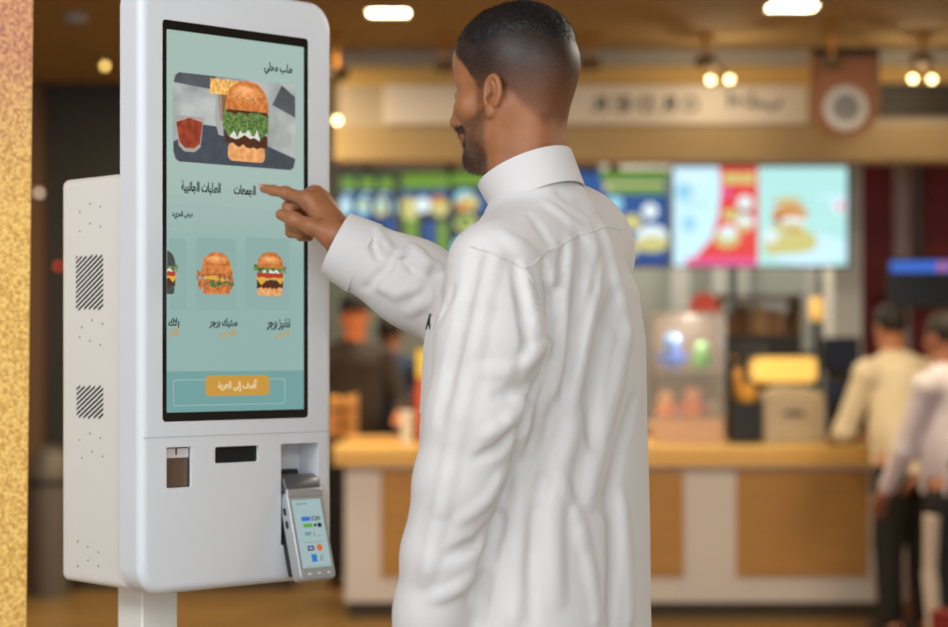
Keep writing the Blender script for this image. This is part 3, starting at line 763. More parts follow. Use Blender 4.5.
# hair: dense top with a faded edge, plus short tufts that break its outline
HR = SDF((-.14,-.11,-.03), (.13,.11,.14), .0024)
HR.ell((-.012,0,.044), (.0890,.0715,.0745), 0)
HR.ell((.020,0,.062), (.060,.053,.042), .02)
HR.half((.074,0,.062), (.78,0,-.62), .008)
RV, RF = HR.mesh()
nn = noise3(RV, 260, 5)*.0012
cdir = RV-np.array((-.012,0,.02)); cdir /= np.linalg.norm(cdir, axis=1)[:,None]
RV = (RV+cdir*nn[:,None]).astype(np.float32)
hair = mesh_obj('hair', head_to_man(RV), RF, HAIR, man)
tb = MB(); sel = rng.choice(len(RV), 9000)
for i in sel:
    p = RV[i]; n = cdir[i]
    if p[2] < .035 and rng.random() < .8: continue
    g = np.array((.55,0,.1))*(1 if p[0] > -.03 else .3)+n*.75+rng.normal(size=3)*.22; g = g/np.linalg.norm(g)*(.0035+.003*rng.random())
    s_ = np.cross(g, n); s_ = s_/(np.linalg.norm(s_)+1e-9)*.00035
    q = p-n*.001; k = len(tb.v)
    tb.v += [tuple(q-s_), tuple(q+s_), tuple(q+g)]; tb.f.append([k,k+1,k+2]); tb.mi.append(0)
tv_ = head_to_man(np.array(tb.v, np.float32)); tb.v = [tuple(v) for v in tv_.tolist()]
tb.build('hair_tufts', HAIR, hair)
# beard: short bristles on the jaw
bb = MB(); cand = np.where((beard > .15) | (must > .3))[0]
HN = np.zeros_like(HV); 
fn = np.cross(HV[HF[:,1]]-HV[HF[:,0]], HV[HF[:,3]]-HV[HF[:,0]])
for k in range(4): np.add.at(HN, HF[:,k], fn)
HN /= np.linalg.norm(HN, axis=1)[:,None]+1e-12
for i in rng.choice(cand, 5200):
    if rng.random() > HST[i]*1.1+.1: continue
    n = HN[i]; big = must[i] > .3 or HV[i,0] > .066
    g = n*.6+np.array((.1,0,-.8))+rng.normal(size=3)*.25; g = g/np.linalg.norm(g)*(.0045 if big else .0026)*(.7+.6*rng.random())
    s_ = np.cross(g, n); s_ = s_/(np.linalg.norm(s_)+1e-9)*.00028
    q = HV[i]-n*.0006+rng.normal(size=3)*.0006; k = len(bb.v)
    bb.v += [tuple(q-s_), tuple(q+s_), tuple(q+g+n*.0008)]; bb.f.append([k,k+1,k+2]); bb.mi.append(0)
bb.v = [tuple(v) for v in head_to_man(np.array(bb.v, np.float32)).tolist()]
bb.build('beard', HAIR, man)

# ---------------------------------------------------------------- thobe
CLOTH = mat('white_cotton', (212,210,207), rough=.85, bump=.12, bscale=900, sheen=.15, spec=.25)
V_ = True
FOLDS = [
 # back: pleats falling from the yoke, seam groove of the near armhole
 ([(543,262),(549,285),(551,330),(547,365),(530,405),(521,440),(507,490),(490,545),(470,600)], .010, .012, .010, V_),
 ([(549,268),(556,292),(561,325),(557,360),(540,410),(530,450)], .012, .007, .016),
 ([(570,240),(568,270),(564,305),(563,345),(556,390)], .010, .0055, .014),
 ([(562,244),(560,280),(556,315)], .007, .004, .010, V_),
 ([(580,236),(580,270),(575,310),(571,350),(566,400)], .011, .004, .016, V_),
 ([(590,232),(596,265),(590,310),(577,360),(569,410)], .013, .006, .018),
 ([(604,230),(612,262),(622,300),(628,345)], .012, .005, .016),
 ([(600,258),(594,290),(580,330),(570,372)], .008, .004, .012, V_),
 ([(612,300),(600,345),(590,400),(596,450)], .016, .006, .02, V_),
 ([(626,330),(616,385),(598,440),(588,500)], .018, .007, .02),
 ([(634,400),(618,455),(604,510)], .012, .005, .016, V_),
 ([(575,420),(560,470),(552,530),(556,600)], .016, .006, .02),
 ([(562,480),(580,525),(592,580),(597,620)], .012, .006, .014),
 ([(545,470),(535,520),(530,570),(533,622)], .010, .006, .012, V_),
 ([(520,470),(517,530),(515,590),(512,626)], .012, .006, .014),
 ([(622,500),(626,560),(628,622)], .014, .005, .02),
 ([(612,490),(613,560),(611,622)], .012, .005, .018, V_),
 ([(502,520),(488,570),(478,624)], .009, .006, .012, V_),
 # yoke and shoulder
 ([(560,195),(580,205),(606,222),(622,240)], .010, .004, .014, V_),
 ([(548,205),(570,222),(588,236)], .009, .003, .014),
 ([(530,215),(545,236),(552,250)], .008, .003, .012, V_),
 ([(500,232),(520,245),(535,258)], .010, .003, .014),
 # near sleeve
 ([(497,250),(484,300),(470,370),(455,440),(440,510),(425,580)], .012, .0055, .016),
 ([(478,246),(466,300),(453,360),(440,420)], .010, .004, .014, V_),
 ([(524,270),(530,300),(540,330)], .010, .006, .014),
 ([(515,262),(521,300),(528,345),(518,372)], .008, .005, .012, V_),
 ([(546,345),(528,362),(506,372),(480,370)], .011, .006, .016),
 ([(538,378),(520,390),(498,396)], .009, .005, .012, V_),
 ([(528,398),(510,420),(486,436)], .010, .006, .014),
 ([(514,430),(498,448),(478,458)], .008, .005, .012, V_),
 ([(506,470),(488,500),(462,520)], .010, .005, .014),
 ([(494,520),(474,545),(448,556)], .009, .004, .014, V_),
 ([(478,570),(458,590),(430,600)], .010, .004, .014),
 # far sleeve
 ([(378,228),(384,244),(398,254),(412,250)], .009, .007, .012),
 ([(372,238),(378,256),(388,264)], .007, .006, .010, V_),
 ([(414,246),(426,262),(438,266),(448,262)], .009, .007, .012),
 ([(404,262),(420,274),(436,276)], .007, .006, .010, V_),
 ([(428,262),(416,286),(396,294),(372,282)], .010, .005, .014),
 ([(400,240),(388,268),(366,288)], .008, .0045, .012, V_),
 ([(446,272),(432,298),(410,312)], .010, .005, .014),
 ([(452,290),(440,316),(428,330)], .008, .005, .012, V_),
]
UP = thobe((-.20,-.36,.955), (.50,.29,1.64), .0038, True)
# open at neck and at the right wrist
cdir_ = (RARM[4]-RARM[3])/np.linalg.norm(RARM[4]-RARM[3])
UP.half(RARM[4]+cdir_*.002, cdir_)
UP.ell((.008,0,1.63), (.050,.055,.075), .004, 's')
UP.half((0,0,.96), (0,0,-1))
SEAMS = [[UP.on(*p) for p in pl] for pl in (
 [(470+i*(524-470)/14, 247+ (269-247)*(i/14)**1.3) for i in range(15)],
 [(524+i*(628-524)/22, 269-41*math.sin(min(1, i/22*1.15)*PI/2)+1.5*math.sin(i)) for i in range(23)],
 [(524,269),(532,280),(540,298),(542,320)])]
UV_, UF_ = UP.mesh(); UV_ = relax(UV_, UF_, 2)
nz = noise3(UV_, 20, 11)*.0008+noise3(UV_, 75, 12)*.0003
fn = np.cross(UV_[UF_[:,1]]-UV_[UF_[:,0]], UV_[UF_[:,3]]-UV_[UF_[:,0]]); UN = np.zeros_like(UV_)
for k in range(4): np.add.at(UN, UF_[:,k], fn)
UN /= np.linalg.norm(UN, axis=1)[:,None]+1e-12
UV_ = (UV_+UN*nz[:,None]).astype(np.float32)
LO = thobe((-.25,-.30,.04), (.27,.30,1.02), .012, False)
LO.half((0,0,.972), (0,0,1)); LO.loft([(.0,.02,0,.19,.215),(.45,.012,0,.14,.17),(.6,.01,0,.10,.13)], .01, op='s')
LV_, LF_ = LO.mesh(); LV_ = relax(LV_, LF_, 2)
th = mesh_obj('thobe', np.concatenate([UV_, LV_]), np.concatenate([UF_, LF_+len(UV_)]), CLOTH, man)
from mathutils.bvhtree import BVHTree
BVH = BVHTree.FromPolygons(UV_.tolist(), UF_.tolist())
def snap(p, off):
    l, n, _, _ = BVH.find_nearest(Vector(p)); return l+n*off
def tube_path(name, pts, r, m, parent, n=6):
    mb = MB()
    for a, b in zip(pts, pts[1:]): mb.cyl(a, b, r, r, n)
    return mb.build(name, m, parent, smooth=True)
for sm in SEAMS:
    q = [snap(h[0], .0003) for h in sm if h is not None]
    q = [a.lerp(b, t) for a, b in zip(q, q[1:]) for t in (0,.25,.5,.75)]+q[-1:]; q = [snap(p, .0002) for p in q]
    if len(q) > 2: tube_path('seam', q, .0011, CLOTH, th)
# stand collar, open at the front
def band(name, rings, th_, m, parent, a0, a1, n=48, close=False):
    """rings: (centre, u axis, v axis) from bottom to top; a thin wall following ellipses from angle a0 to a1"""
    cnt = n+1; outer = []; inner = []
    for c, u, v in rings:
        for i in range(cnt):
            a = a0+(a1-a0)*i/n; d = np.array(u)*math.cos(a)+np.array(v)*math.sin(a)
            outer.append(np.array(c)+d); inner.append(np.array(c)+d*(1-th_/np.linalg.norm(d)))
    k = len(rings); N = k*cnt; fs = []
    for j in range(k-1):
        for i in range(n):
            a = j*cnt+i; fs.append((a,a+1,a+1+cnt,a+cnt)); fs.append((N+a+1,N+a,N+a+cnt,N+a+1+cnt))
    for i in range(n):
        fs.append((i+1,i,N+i,N+i+1)); t = (k-1)*cnt+i; fs.append((t,t+1,N+t+1,N+t))
    for j in range(k-1):
        a = j*cnt; fs.append((a,a+cnt,N+a+cnt,N+a)); b_ = j*cnt+n; fs.append((b_+cnt,b_,N+b_,N+b_+cnt))
    mb = MB(); mb.add(outer+inner, fs)
    o = mb.build(name, m, parent, smooth=True); o.data.set_sharp_from_angle(angle=math.radians(50)); return o
cr = []
for t in np.linspace(0, 1, 6):
    z0 = 1.540+.046*t; rx = .054+.0075*t; ry = .0645-.003*t
    cr.append(((-.009+.026*t, 0, z0), (rx,0,-.027), (0,ry,0)))
band('collar', cr, .0022, CLOTH, th, math.radians(14), math.radians(346))
# cuff of the pointing arm
ca = RARM[4]-cdir_*.022; cb = loc(P(336,244,2.93))
ax = (cb-ca)/np.linalg.norm(cb-ca); uu = np.cross(ax, (0,0,1)); uu /= np.linalg.norm(uu); ww = np.cross(uu, ax)
band('cuff', [(ca+(cb-ca)*t, uu*(.054-.005*t), ww*(.056-.006*t)) for t in np.linspace(0,1,5)], .0022, CLOTH, th, 0, 2*PI-.001)
band('cuff', [(np.array((.041,.187,.94))+np.array((.012,-.002,-.065))*t, np.array((.044,0,0)), np.array((0,.044,0))) for t in np.linspace(0,1,4)], .0022, CLOTH, th, 0, 2*PI-.001)
# chest pocket with its small dark emblem
def trunk_pt(a, z, off=0):
    r = np.array(TRUNK); rx = np.interp(z, r[:,0], r[:,3]); ry = np.interp(z, r[:,0], r[:,4]); cx = np.interp(z, r[:,0], r[:,1])
    c, s_ = math.cos(a), math.sin(a); o_ = Vector((cx,0,z)); d_ = Vector((c*rx, s_*ry, 0)).normalized()
    h_, n_, _, _ = BVH.ray_cast(o_, d_, .4)
    return tuple((h_ if h_ else o_+d_*rx)+d_*off)
def patch(name, a0, a1, z0, z1, off, m, parent, t=.003):
    n = 10; k = 6; mb = MB(); vs = []
    for o_ in (off, off-t):
        for j in range(k+1):
            for i in range(n+1): vs.append(trunk_pt(a0+(a1-a0)*i/n, z0+(z1-z0)*j/k, o_))
    N = (n+1)*(k+1); w = n+1; fs = []
    for j in range(k):
        for i in range(n): a = j*w+i; fs += [(a,a+1,a+w+1,a+w),(N+a,N+a+w,N+a+w+1,N+a+1)]
    for i in range(n): fs += [(i,N+i,N+i+1,i+1),(k*w+i,k*w+i+1,N+k*w+i+1,N+k*w+i)]
    for j in range(k): fs += [(j*w,(j+1)*w,N+(j+1)*w,N+j*w),(j*w+n,N+j*w+n,N+(j+1)*w+n,(j+1)*w+n)]
    mb.add(vs, fs); return mb.build(name, m, parent, smooth=False)
pk = patch('pocket', .55, 1.14, 1.27, 1.392, .0014, CLOTH, th, .005)
BLK = mat('black_thread', (18,18,22), rough=.6)
mb = MB(); vs, fs, _ = text_faces('A', .03)
A0, A1, Z0, Z1 = .88, 1.05, 1.376, 1.396
mb.add([trunk_pt(A1+(A0-A1)*a, Z0+(Z1-Z0)*b, .003) for a, b in vs], fs)
o = mb.build('emblem', BLK, pk); md = o.modifiers.new('t', 'SOLIDIFY'); md.thickness = .0015; tag(o, 'small black embroidered mark')
for s in (1,-1):
    mb = MB(); mb.prism(rrect(-.05,.05,-.06,.20,.045), -.012, 0, Matrix(((0,0,1,0),(1,0,0,s*.11),(0,1,0,.012),(0,0,0,1))))
    mb.build('sandal', mat('tan_leather', (120,80,50), rough=.6), man, smooth=False)
# ================================================================ the hall
def struct(o): o['kind'] = 'structure'; return o
def box_obj(name, m, x0, x1, y0, y1, z0, z1, parent=None, bevel=0):
    mb = MB(); mb.box(x0, x1, y0, y1, z0, z1); return mb.build(name, m, parent, bevel=bevel)
def px(x, d): return (x-CX)/F_PX*d
def pz(y, d): return EYE+(HY-y)/F_PX*d
CEIL = 2.86
FLOOR = mat('floor_tile', (148,114,66), rough=.28, var=.25, vscale=1.5, spec=.4)
struct(box_obj('floor', FLOOR, -4.5, 4.5, -3, 13.2, -.1, 0))
struct(box_obj('ceiling', mat('ceiling_tan', (152,128,88), rough=.8, var=.12, vscale=1.2), -4.5, 4.5, -1.0, 13.2, CEIL, CEIL+.1))
struct(box_obj('wall_back', mat('wall_greygreen', (126,132,124), rough=.7, var=.1, vscale=2), -4.5, 4.5, 13.0, 13.2, 0, CEIL))
struct(box_obj('wall_left', mat('wall_brown', (74,58,42), rough=.7), -4.5, -4.3, -1, 13.0, 0, CEIL))
struct(box_obj('wall_right', mat('wall_cream', (190,176,150), rough=.7), 4.3, 4.5, -1, 13.0, 0, CEIL))
# gold column at the left edge
m = bpy.data.materials.new('gold_leaf_plaster'); m.use_nodes = True; nt = m.node_tree; b = nt.nodes['Principled BSDF']
tc = nt.nodes.new('ShaderNodeTexCoord'); n1 = nt.nodes.new('ShaderNodeTexNoise'); n1.inputs['Scale'].default_value = 170; n1.inputs['Detail'].default_value = 5
n2 = nt.nodes.new('ShaderNodeTexNoise'); n2.inputs['Scale'].default_value = 2.2; n2.inputs['Detail'].default_value = 2
nt.links.new(tc.outputs['Object'], n1.inputs['Vector']); nt.links.new(tc.outputs['Object'], n2.inputs['Vector'])
r1 = nt.nodes.new('ShaderNodeValToRGB'); r1.color_ramp.elements[0].position = .36; r1.color_ramp.elements[1].position = .62
r1.color_ramp.elements[0].color = (*lin((206,152,70)), 1); r1.color_ramp.elements[1].color = (*lin((244,204,112)), 1)
r2 = nt.nodes.new('ShaderNodeValToRGB'); r2.color_ramp.elements[0].position = .36; r2.color_ramp.elements[1].position = .62
r2.color_ramp.elements[0].color = (*lin((178,112,88)), 1); r2.color_ramp.elements[1].color = (*lin((222,164,112)), 1)
nt.links.new(n1.outputs['Fac'], r1.inputs['Fac']); nt.links.new(n1.outputs['Fac'], r2.inputs['Fac'])
sx = nt.nodes.new('ShaderNodeSeparateXYZ'); nt.links.new(tc.outputs['Object'], sx.inputs[0])
ad = nt.nodes.new('ShaderNodeMath'); ad.operation = 'MULTIPLY_ADD'; ad.inputs[1].default_value = .5; nt.links.new(n2.outputs['Fac'], ad.inputs[0]); nt.links.new(sx.outputs['Z'], ad.inputs[2])
mr = nt.nodes.new('ShaderNodeMapRange'); mr.inputs['From Min'].default_value = 1.82; mr.inputs['From Max'].default_value = 2.06; nt.links.new(ad.outputs[0], mr.inputs['Value'])
mx = nt.nodes.new('ShaderNodeMix'); mx.data_type = 'RGBA'; nt.links.new(mr.outputs[0], mx.inputs['Factor']); nt.links.new(r1.outputs['Color'], mx.inputs['A']); nt.links.new(r2.outputs['Color'], mx.inputs['B'])
nt.links.new(mx.outputs['Result'], b.inputs['Base Color']); b.inputs['Roughness'].default_value = .7
bp = nt.nodes.new('ShaderNodeBump'); bp.inputs['Strength'].default_value = .4; bp.inputs['Distance'].default_value = .002; nt.links.new(n1.outputs['Fac'], bp.inputs['Height']); nt.links.new(bp.outputs['Normal'], b.inputs['Normal'])
d = 3.15
mb = MB(); xb, xt = px(27, d), px(34, d)
zA, zB = pz(627, d), pz(0, d); sl = (xt-xb)/(zB-zA)
e0, e1 = xb-sl*zA, xb+sl*(CEIL-zA)
mb.add([(-1.15,d,0),(e0,d,0),(e0-.16,d+.35,0),(-1.15,d+.35,0),(-1.15,d,CEIL),(e1,d,CEIL),(e1-.16,d+.35,CEIL),(-1.15,d+.35,CEIL)], [(0,3,2,1),(4,5,6,7),(0,1,5,4),(1,2,6,5),(2,3,7,6),(3,0,4,7)])
col = mb.build('wall_near_left', m, bevel=.004); struct(col)
# dark partition far left, brown jamb beside it
struct(box_obj('wall_far_left', mat('dark_partition', (40,36,30), rough=.6, var=.2, vscale=3), px(46,11.3), px(290,11.3), 11.3, 11.5, 0, CEIL))
struct(box_obj('trim_1', mat('brown_jamb', (98,70,44), rough=.6), px(8,11.25), px(46,11.3), 11.2, 11.5, 0, CEIL))
# ---- soffit above the counter, in bands
XL, XR = px(334,10), 3.2
def band_(name, m, y0, y1, dfront, dback=10.28, xl=XL, xr=XR): return struct(box_obj(name, m, xl, xr, dfront, dback, pz(y1,10), min(CEIL, pz(y0,10))))
band_('trim_2', mat('band_grey', (160,154,142), rough=.6), 48, 64, 10.06)
band_('trim_3', mat('band_gold', (204,164,90), rough=.5), 64, 85, 10.10)
band_('trim_4', mat('band_taupe', (172,156,132), rough=.6, var=.1, vscale=2), 85, 126, 10.04)
band_('trim_5', mat('band_brown', (164,138,94), rough=.6, var=.1, vscale=2), 126, 160, 10.0)
# shop sign with mirrored lettering
sg = empty('shop_sign', (px(595,10), 10.04, pz(124,10)), 0, 'long pale sign board above the counter with dark mirrored letters', 'sign')
mb = MB(); mb.prism(rrect(px(384,10)-px(595,10), px(808,10)-px(595,10), 0, (124-85)/200, .01, 3), -.03, 0); mb.build('board', mat('sign_pale', (206,196,184), rough=.5), sg, bevel=.004)
INK = mat('sign_ink', (70,70,66), rough=.6)
ox = px(595,10); oz = pz(124,10)
for i, ch in enumerate('REDRO'):
    x = 597+i*23.0; mb = MB(); lettering(mb, ch, px(x-6.5,10)-ox, px(x+10,10)-ox, pz(112,10)-oz, pz(96,10)-oz, -.031, .03, mirror=True)
    o = mb.build('letter', INK, sg); md = o.modifiers.new('t', 'SOLIDIFY'); md.thickness = .004
mb = MB(); lettering(mb, arabic('اطلب'), px(728,10)-ox, px(782,10)-ox, pz(112,10)-oz, pz(90,10)-oz, -.031, .03, mirror=True)
o = mb.build('lettering', INK, sg); md = o.modifiers.new('t', 'SOLIDIFY'); md.thickness = .004
# dark grille in the soffit at the right
gr = empty('air_grille', (px(918,10), 10.04, pz(116,10)), 0, 'dark recessed grille in the soffit at the right edge', 'grille')
w = px(960,10)-px(918,10)
box_obj('backing', mat('grille_dark', (34,32,26), rough=.7), -.19, .40, -.02, 0, 0, .165, gr)
for k in range(5): box_obj('slat', mat('slat_bronze', (70,56,36), rough=.5), -.19, .40, -.032, -.018, .012+.034*k, .020+.034*k, gr)
# hanging shield sign
D9 = 9.55; sc_ = F_PX/D9
hs = empty('hanging_sign', (px(845.5,D9), D9, pz(137,D9)), 0, 'brown shield shaped sign with a pale round emblem hanging from the ceiling', 'sign')
W2, H2 = 34/sc_, (137-48)/sc_
mb = MB(); shield = [(-W2,H2),(-W2,H2*.34)]+[(-W2*math.cos(a), H2*.34-H2*.34*math.sin(a)) for a in np.linspace(0,PI,17)]+[(W2,H2*.34),(W2,H2)]
mb.prism(shield, 0, .05); mb.build('panel', mat('sign_brown', (156,96,50), rough=.5), hs, bevel=.006)
mb = MB(); inner = [(x*.80, H2*.45+(z-H2*.45)*.86) for x, z in shield]; ring_wall(mb, shield, inner, -.010, .002); mb.build('rim', mat('sign_rim', (140,88,46), rough=.5), hs, bevel=.003)
mb = MB(); mb.box(-W2*.98, W2*.98, -.014, 0, H2*.90, H2*.995); mb.build('top_bar', mat('sign_bar', (56,36,20), rough=.6), hs)
c0 = H2-(108-48)/sc_
disc = lambda r, y: [(r*math.cos(a), c0+r*math.sin(a)) for a in np.linspace(0, 2*PI, 33)[:-1]]
mb = MB(); mb.prism(disc(22/sc_,0), -.008, .0); em = mb.build('emblem', mat('emblem_pale', (206,206,206), rough=.5), hs)
mb = MB(); mb.prism(disc(14/sc_,0), -.011, -.008); mb.build('emblem_centre', mat('emblem_grey', (150,150,150), rough=.6, var=.3, vscale=60), em)
zt = CEIL-pz(137,D9)
for sx_ in (-.6,.6): mb = MB(); mb.cyl((W2*sx_,.02,H2-.005),(W2*sx_,.02,zt), .008); mb.build('hanger', mat('brass', (190,130,60), rough=.3, metal=.8), hs)
# ---- spotlights below the ceiling
BRASS = mat('brass', (190,130,60), rough=.3, metal=.8); BRONZE = mat('bronze', (96,76,50), rough=.7, metal=.1)
BULB = mat('bulb_warm', (255,232,170), emit=9, ecol=(255,230,165))
def spot(x, y, d, label, bulbs, stem_y=None, r=.055):
    z = pz(y, d); t = empty('spotlight', (px(x,d), d, z), 0, label, 'spotlight', None)
    mb = MB(); mb.lathe([(r*.5,.03),(r*.95,.022),(r,0),(r*.95,-.02),(r*.6,-.03)], 20); mb.build('lamp_head', BRONZE, t, smooth=True, autosmooth=40)
    mb = MB(); mb.cyl((0,0,.03),(0,0,CEIL-z), .011); mb.lathe([(.045,CEIL-z-.015),(.045,CEIL-z)], 16); mb.build('stem', BRASS, t)
    for bx, by in bulbs:
        dx, dz = (bx-x)/F_PX*d, -(by-y)/F_PX*d
        mb = MB(); mb.ball((dx,-.02,dz), .016, 14); mb.build('bulb', BULB, t, smooth=True)
        mb = MB(); mb.cyl((dx*.5,.004,-.012),(dx*.95,-.010,dz+.012), .008); mb.build('socket', BRONZE, t)
    return t
spot(338, 74, 9.6, 'small bronze ceiling spotlight just right of the kiosk top, its bulb hanging low', [(337.5,121)])
spot(444, 66, 9.6, 'small bronze ceiling spotlight just left of the man\'s forehead', [], r=.05)
spot(590, 64, 9.6, 'bronze ceiling spotlight just behind the man\'s head', [])
spot(706, 62, 9.6, 'bronze ceiling spotlight with twin lit bulbs over the mirrored letters', [(710,80.5),(729,80)])
spot(832, 62, 9.2, 'bronze ceiling spotlight in front of the hanging shield sign', [])
spot(922, 60, 9.6, 'bronze ceiling spotlight with twin lit bulbs before the dark grille', [(912,79.5),(931,80)])
dl = empty('downlight', (px(105,10.3), 10.3, CEIL), 0, 'single round warm downlight on the far left ceiling', 'downlight')
zz_ = pz(66,10.3)-CEIL
mb = MB(); mb.lathe([(.04,0),(.04,-.02),(.012,-.025),(.012,zz_+.02)], 14); mb.build('stem', BRONZE, dl)
mb = MB(); mb.ball((0,0,zz_), .016, 14); mb.build('bulb', mat('bulb_yellow', (255,214,120), emit=3.5, ecol=(255,214,120)), dl, smooth=True)
wl = empty('wall_lamp', (px(39,11.15), 11.2, pz(193,11.15)), 0, 'small pale round lamp on the brown jamb left of the kiosk', 'lamp')
mb = MB(); mb.ball((0,-.05,0), .017, 14); mb.build('globe', mat('globe_pale', (240,214,190), emit=1.6, ecol=(240,214,190)), wl, smooth=True); mb = MB(); mb.cyl((0,-.03,0),(0,0,0),.012); mb.build('bracket', BRONZE, wl)
rl = empty('exit_lamp', (px(57,11.25), 11.3, pz(266,11.25)), 0, 'tiny red indicator lamp on the dark far partition', 'lamp')
mb = MB(); mb.ball((0,-.015,0), .016, 12); mb.build('lens', mat('lens_red', (220,60,30), emit=1.2, ecol=(220,70,40)), rl, smooth=True); mb = MB(); mb.box(-.03,.03,-.006,0,-.03,.03); mb.build('plate', DARK, rl)
sd = empty('smoke_detector', (px(76,9.0), 9.0, CEIL), 0, 'grey round smoke detector on the brown ceiling above the kiosk cabinet', 'detector')
mb = MB(); mb.lathe([(.06,0),(.06,-.02),(.045,-.04),(.02,-.045)], 20); mb.build('housing', mat('detector_grey', (150,150,146), rough=.5), sd, smooth=True, autosmooth=40)
mb = MB(); mb.lathe([(.02,-.045),(.018,-.052)], 14); mb.build('sensor', DARK, sd)
PANEL = mat('panel_lit', (255,238,200), emit=14, ecol=(255,240,206))
def ceil_light(x, y, lab, w=.18, dpt=.17):
    d = (CEIL-EYE)*F_PX/(HY-y); t = empty('ceiling_light', (px(x,d), d, CEIL), 0, lab, 'ceiling light')
    mb = MB(); ring_wall(mb, rrect(-w/2-.02,w/2+.02,-dpt/2-.02,dpt/2+.02,.02,4), rrect(-w/2,w/2,-dpt/2,dpt/2,.02,4), -.012, 0, Matrix(((1,0,0,0),(0,0,1,0),(0,1,0,0),(0,0,0,1))))
    mb.build('frame', mat('frame_tan', (170,136,90), rough=.5), t)
    mb = MB(); mb.prism(rrect(-w/2,w/2,-dpt/2,dpt/2,.02,4), -.006, 0, Matrix(((1,0,0,0),(0,0,1,0),(0,1,0,0),(0,0,0,1)))); mb.build('diffuser', PANEL, t)
    return t
ceil_light(388.5, 11, 'square lit ceiling light left of the man\'s head')
ceil_light(792, 5, 'square lit ceiling light at the top right, above the shield sign', .21, .19)
# ---- service counter
ct = empty('service_counter', (0, 10, 0), 0, 'long white service counter with brown wood front panels', 'counter')
cL, cR = px(345,10), 2.16
CW = mat('counter_white', (200,194,194), rough=.45); WOOD = mat('counter_wood', (176,130,66), rough=.5, var=.22, vscale=6, stretch=(.6,1,9))
box_obj('cabinet', CW, cL, cR, 0, 1.0, .09, .775, ct)
box_obj('plinth', mat('plinth_grey', (78,66,46), rough=.6), cL+.01, cR-.01, .05, .98, 0, .09, ct)
for a, b2 in ((381,500),(545,683.5),(736,868)): box_obj('wood_panel', WOOD, px(a,10), px(b2,10), -.008, .0, .215, .75, ct)
wt = empty('worktop', (0, 10, .775), 0, 'honey coloured wooden worktop running along the white counter', 'worktop')
HONEY = mat('honey_wood', (246,202,116), rough=.3, var=.12, vscale=5, stretch=(.5,6,6))
box_obj('slab', HONEY, px(333,10), cR+.04, -.06, 1.05, .055, .095, wt, bevel=.006)
box_obj('edge_band', mat('honey_edge', (228,182,98), rough=.4), px(334,10), cR+.03, -.045, 1.02, 0, .055, wt)
TOPZ = .87
# ---- menu boards
GL = [glow('menu_dark', (26,40,52), 1), glow('menu_green', (112,152,54), 1), glow('menu_blue', (40,84,150), 1), glow('menu_cyan', (150,210,232), 1.1), glow('menu_yellow', (214,206,128), 1), glow('menu_white', (226,240,242), 1.1), glow('menu_orange', (222,146,60), 1), glow('menu_teal', (60,120,130), 1),
      glow('menu_mint', (176,226,222), 1.15), glow('menu_sky', (196,232,246), 1.2), glow('menu_red', (226,66,62), 1.1), glow('menu_pink', (230,90,150), 1.1), glow('menu_deepblue', (28,66,140), 1), glow('menu_brown', (166,84,40), 1)]
DM = 10.85
def board(x0, x1, y0, y1, lab, draw):
    cx_ = (x0+x1)/2; t = empty('menu_board', (px(cx_,DM), DM, pz(y1,DM)), 0, lab, 'menu board', 'lit menu boards above the counter')
    w = (x1-x0)/F_PX*DM/2; h = (y1-y0)/F_PX*DM
    mb = MB(); ring_wall(mb, rrect(-w,w,0,h,.01,3), rrect(-w+.012,w-.012,.012,h-.012,.004,3), -.012, .01); mb.build('frame', DARK, t)
    box_obj('back_box', DARK, -w+.01, w-.01, .0, .045, .01, h-.01, t)
    mb = MB(); n_ = [0]
    def q(i, a, b, c, e):           # in photo-board pixels
        n_[0] += 1; mb.m = i; y = -.0005-.0001*n_[0]; X0, X1 = (a-cx_)/F_PX*DM, (b-cx_)/F_PX*DM; Z0_, Z1_ = (y1-e)/F_PX*DM, (y1-c)/F_PX*DM
        mb.add([(max(-w+.012,X0),y,max(.012,Z0_)),(min(w-.012,X1),y,max(.012,Z0_)),(min(w-.012,X1),y,min(h-.012,Z1_)),(max(-w+.012,X0),y,min(h-.012,Z1_))], [(0,1,2,3)])
    def e(i, a, b, rx, ry, a0=0, a1=2*PI):
        n_[0] += 1; mb.m = i; y = -.0005-.0001*n_[0]
        mb.add([(max(-w+.012, min(w-.012, (a+rx*math.cos(t_)-cx_)/F_PX*DM)), y, (y1-b+ry*math.sin(t_))/F_PX*DM) for t_ in np.linspace(a0, a1, 20)], [tuple(range(20))])
    def pg(i, pts):
        n_[0] += 1; mb.m = i; y = -.0005-.0001*n_[0]; mb.add([(max(-w+.012, min(w-.012, (a-cx_)/F_PX*DM)), y, max(.012, min(h-.012, (y1-b)/F_PX*DM))) for a, b in pts], [tuple(range(len(pts)))])
    draw(q, e, pg); mb.build('screen', GL, t)
    mb = MB(); mb.box(-.03,.03,.02,.05,h-.02,CEIL-pz(y1,DM)); mb.build('bracket', DARK, t)
    return t
def b1(q, e, pg):
    q(0,330,420,168,270)
    for k in range(4): q(1,341+k*19,356+k*19,177,190)
    for k in range(4): q(2,342+k*18,355+k*18,191,199)
    for k in range(4): q(5,345+k*18,351+k*18,193,195)
    for k in range(4): e((3,3,4,3)[k],345+k*18,207,7,10); e((5,4,3,6)[k],345+k*18,205,4,5)
    q(12,340,390,216,222); q(2,386,412,220,232); q(1,346,366,226,240); q(6,346,378,246,262); q(2,384,404,238,262)
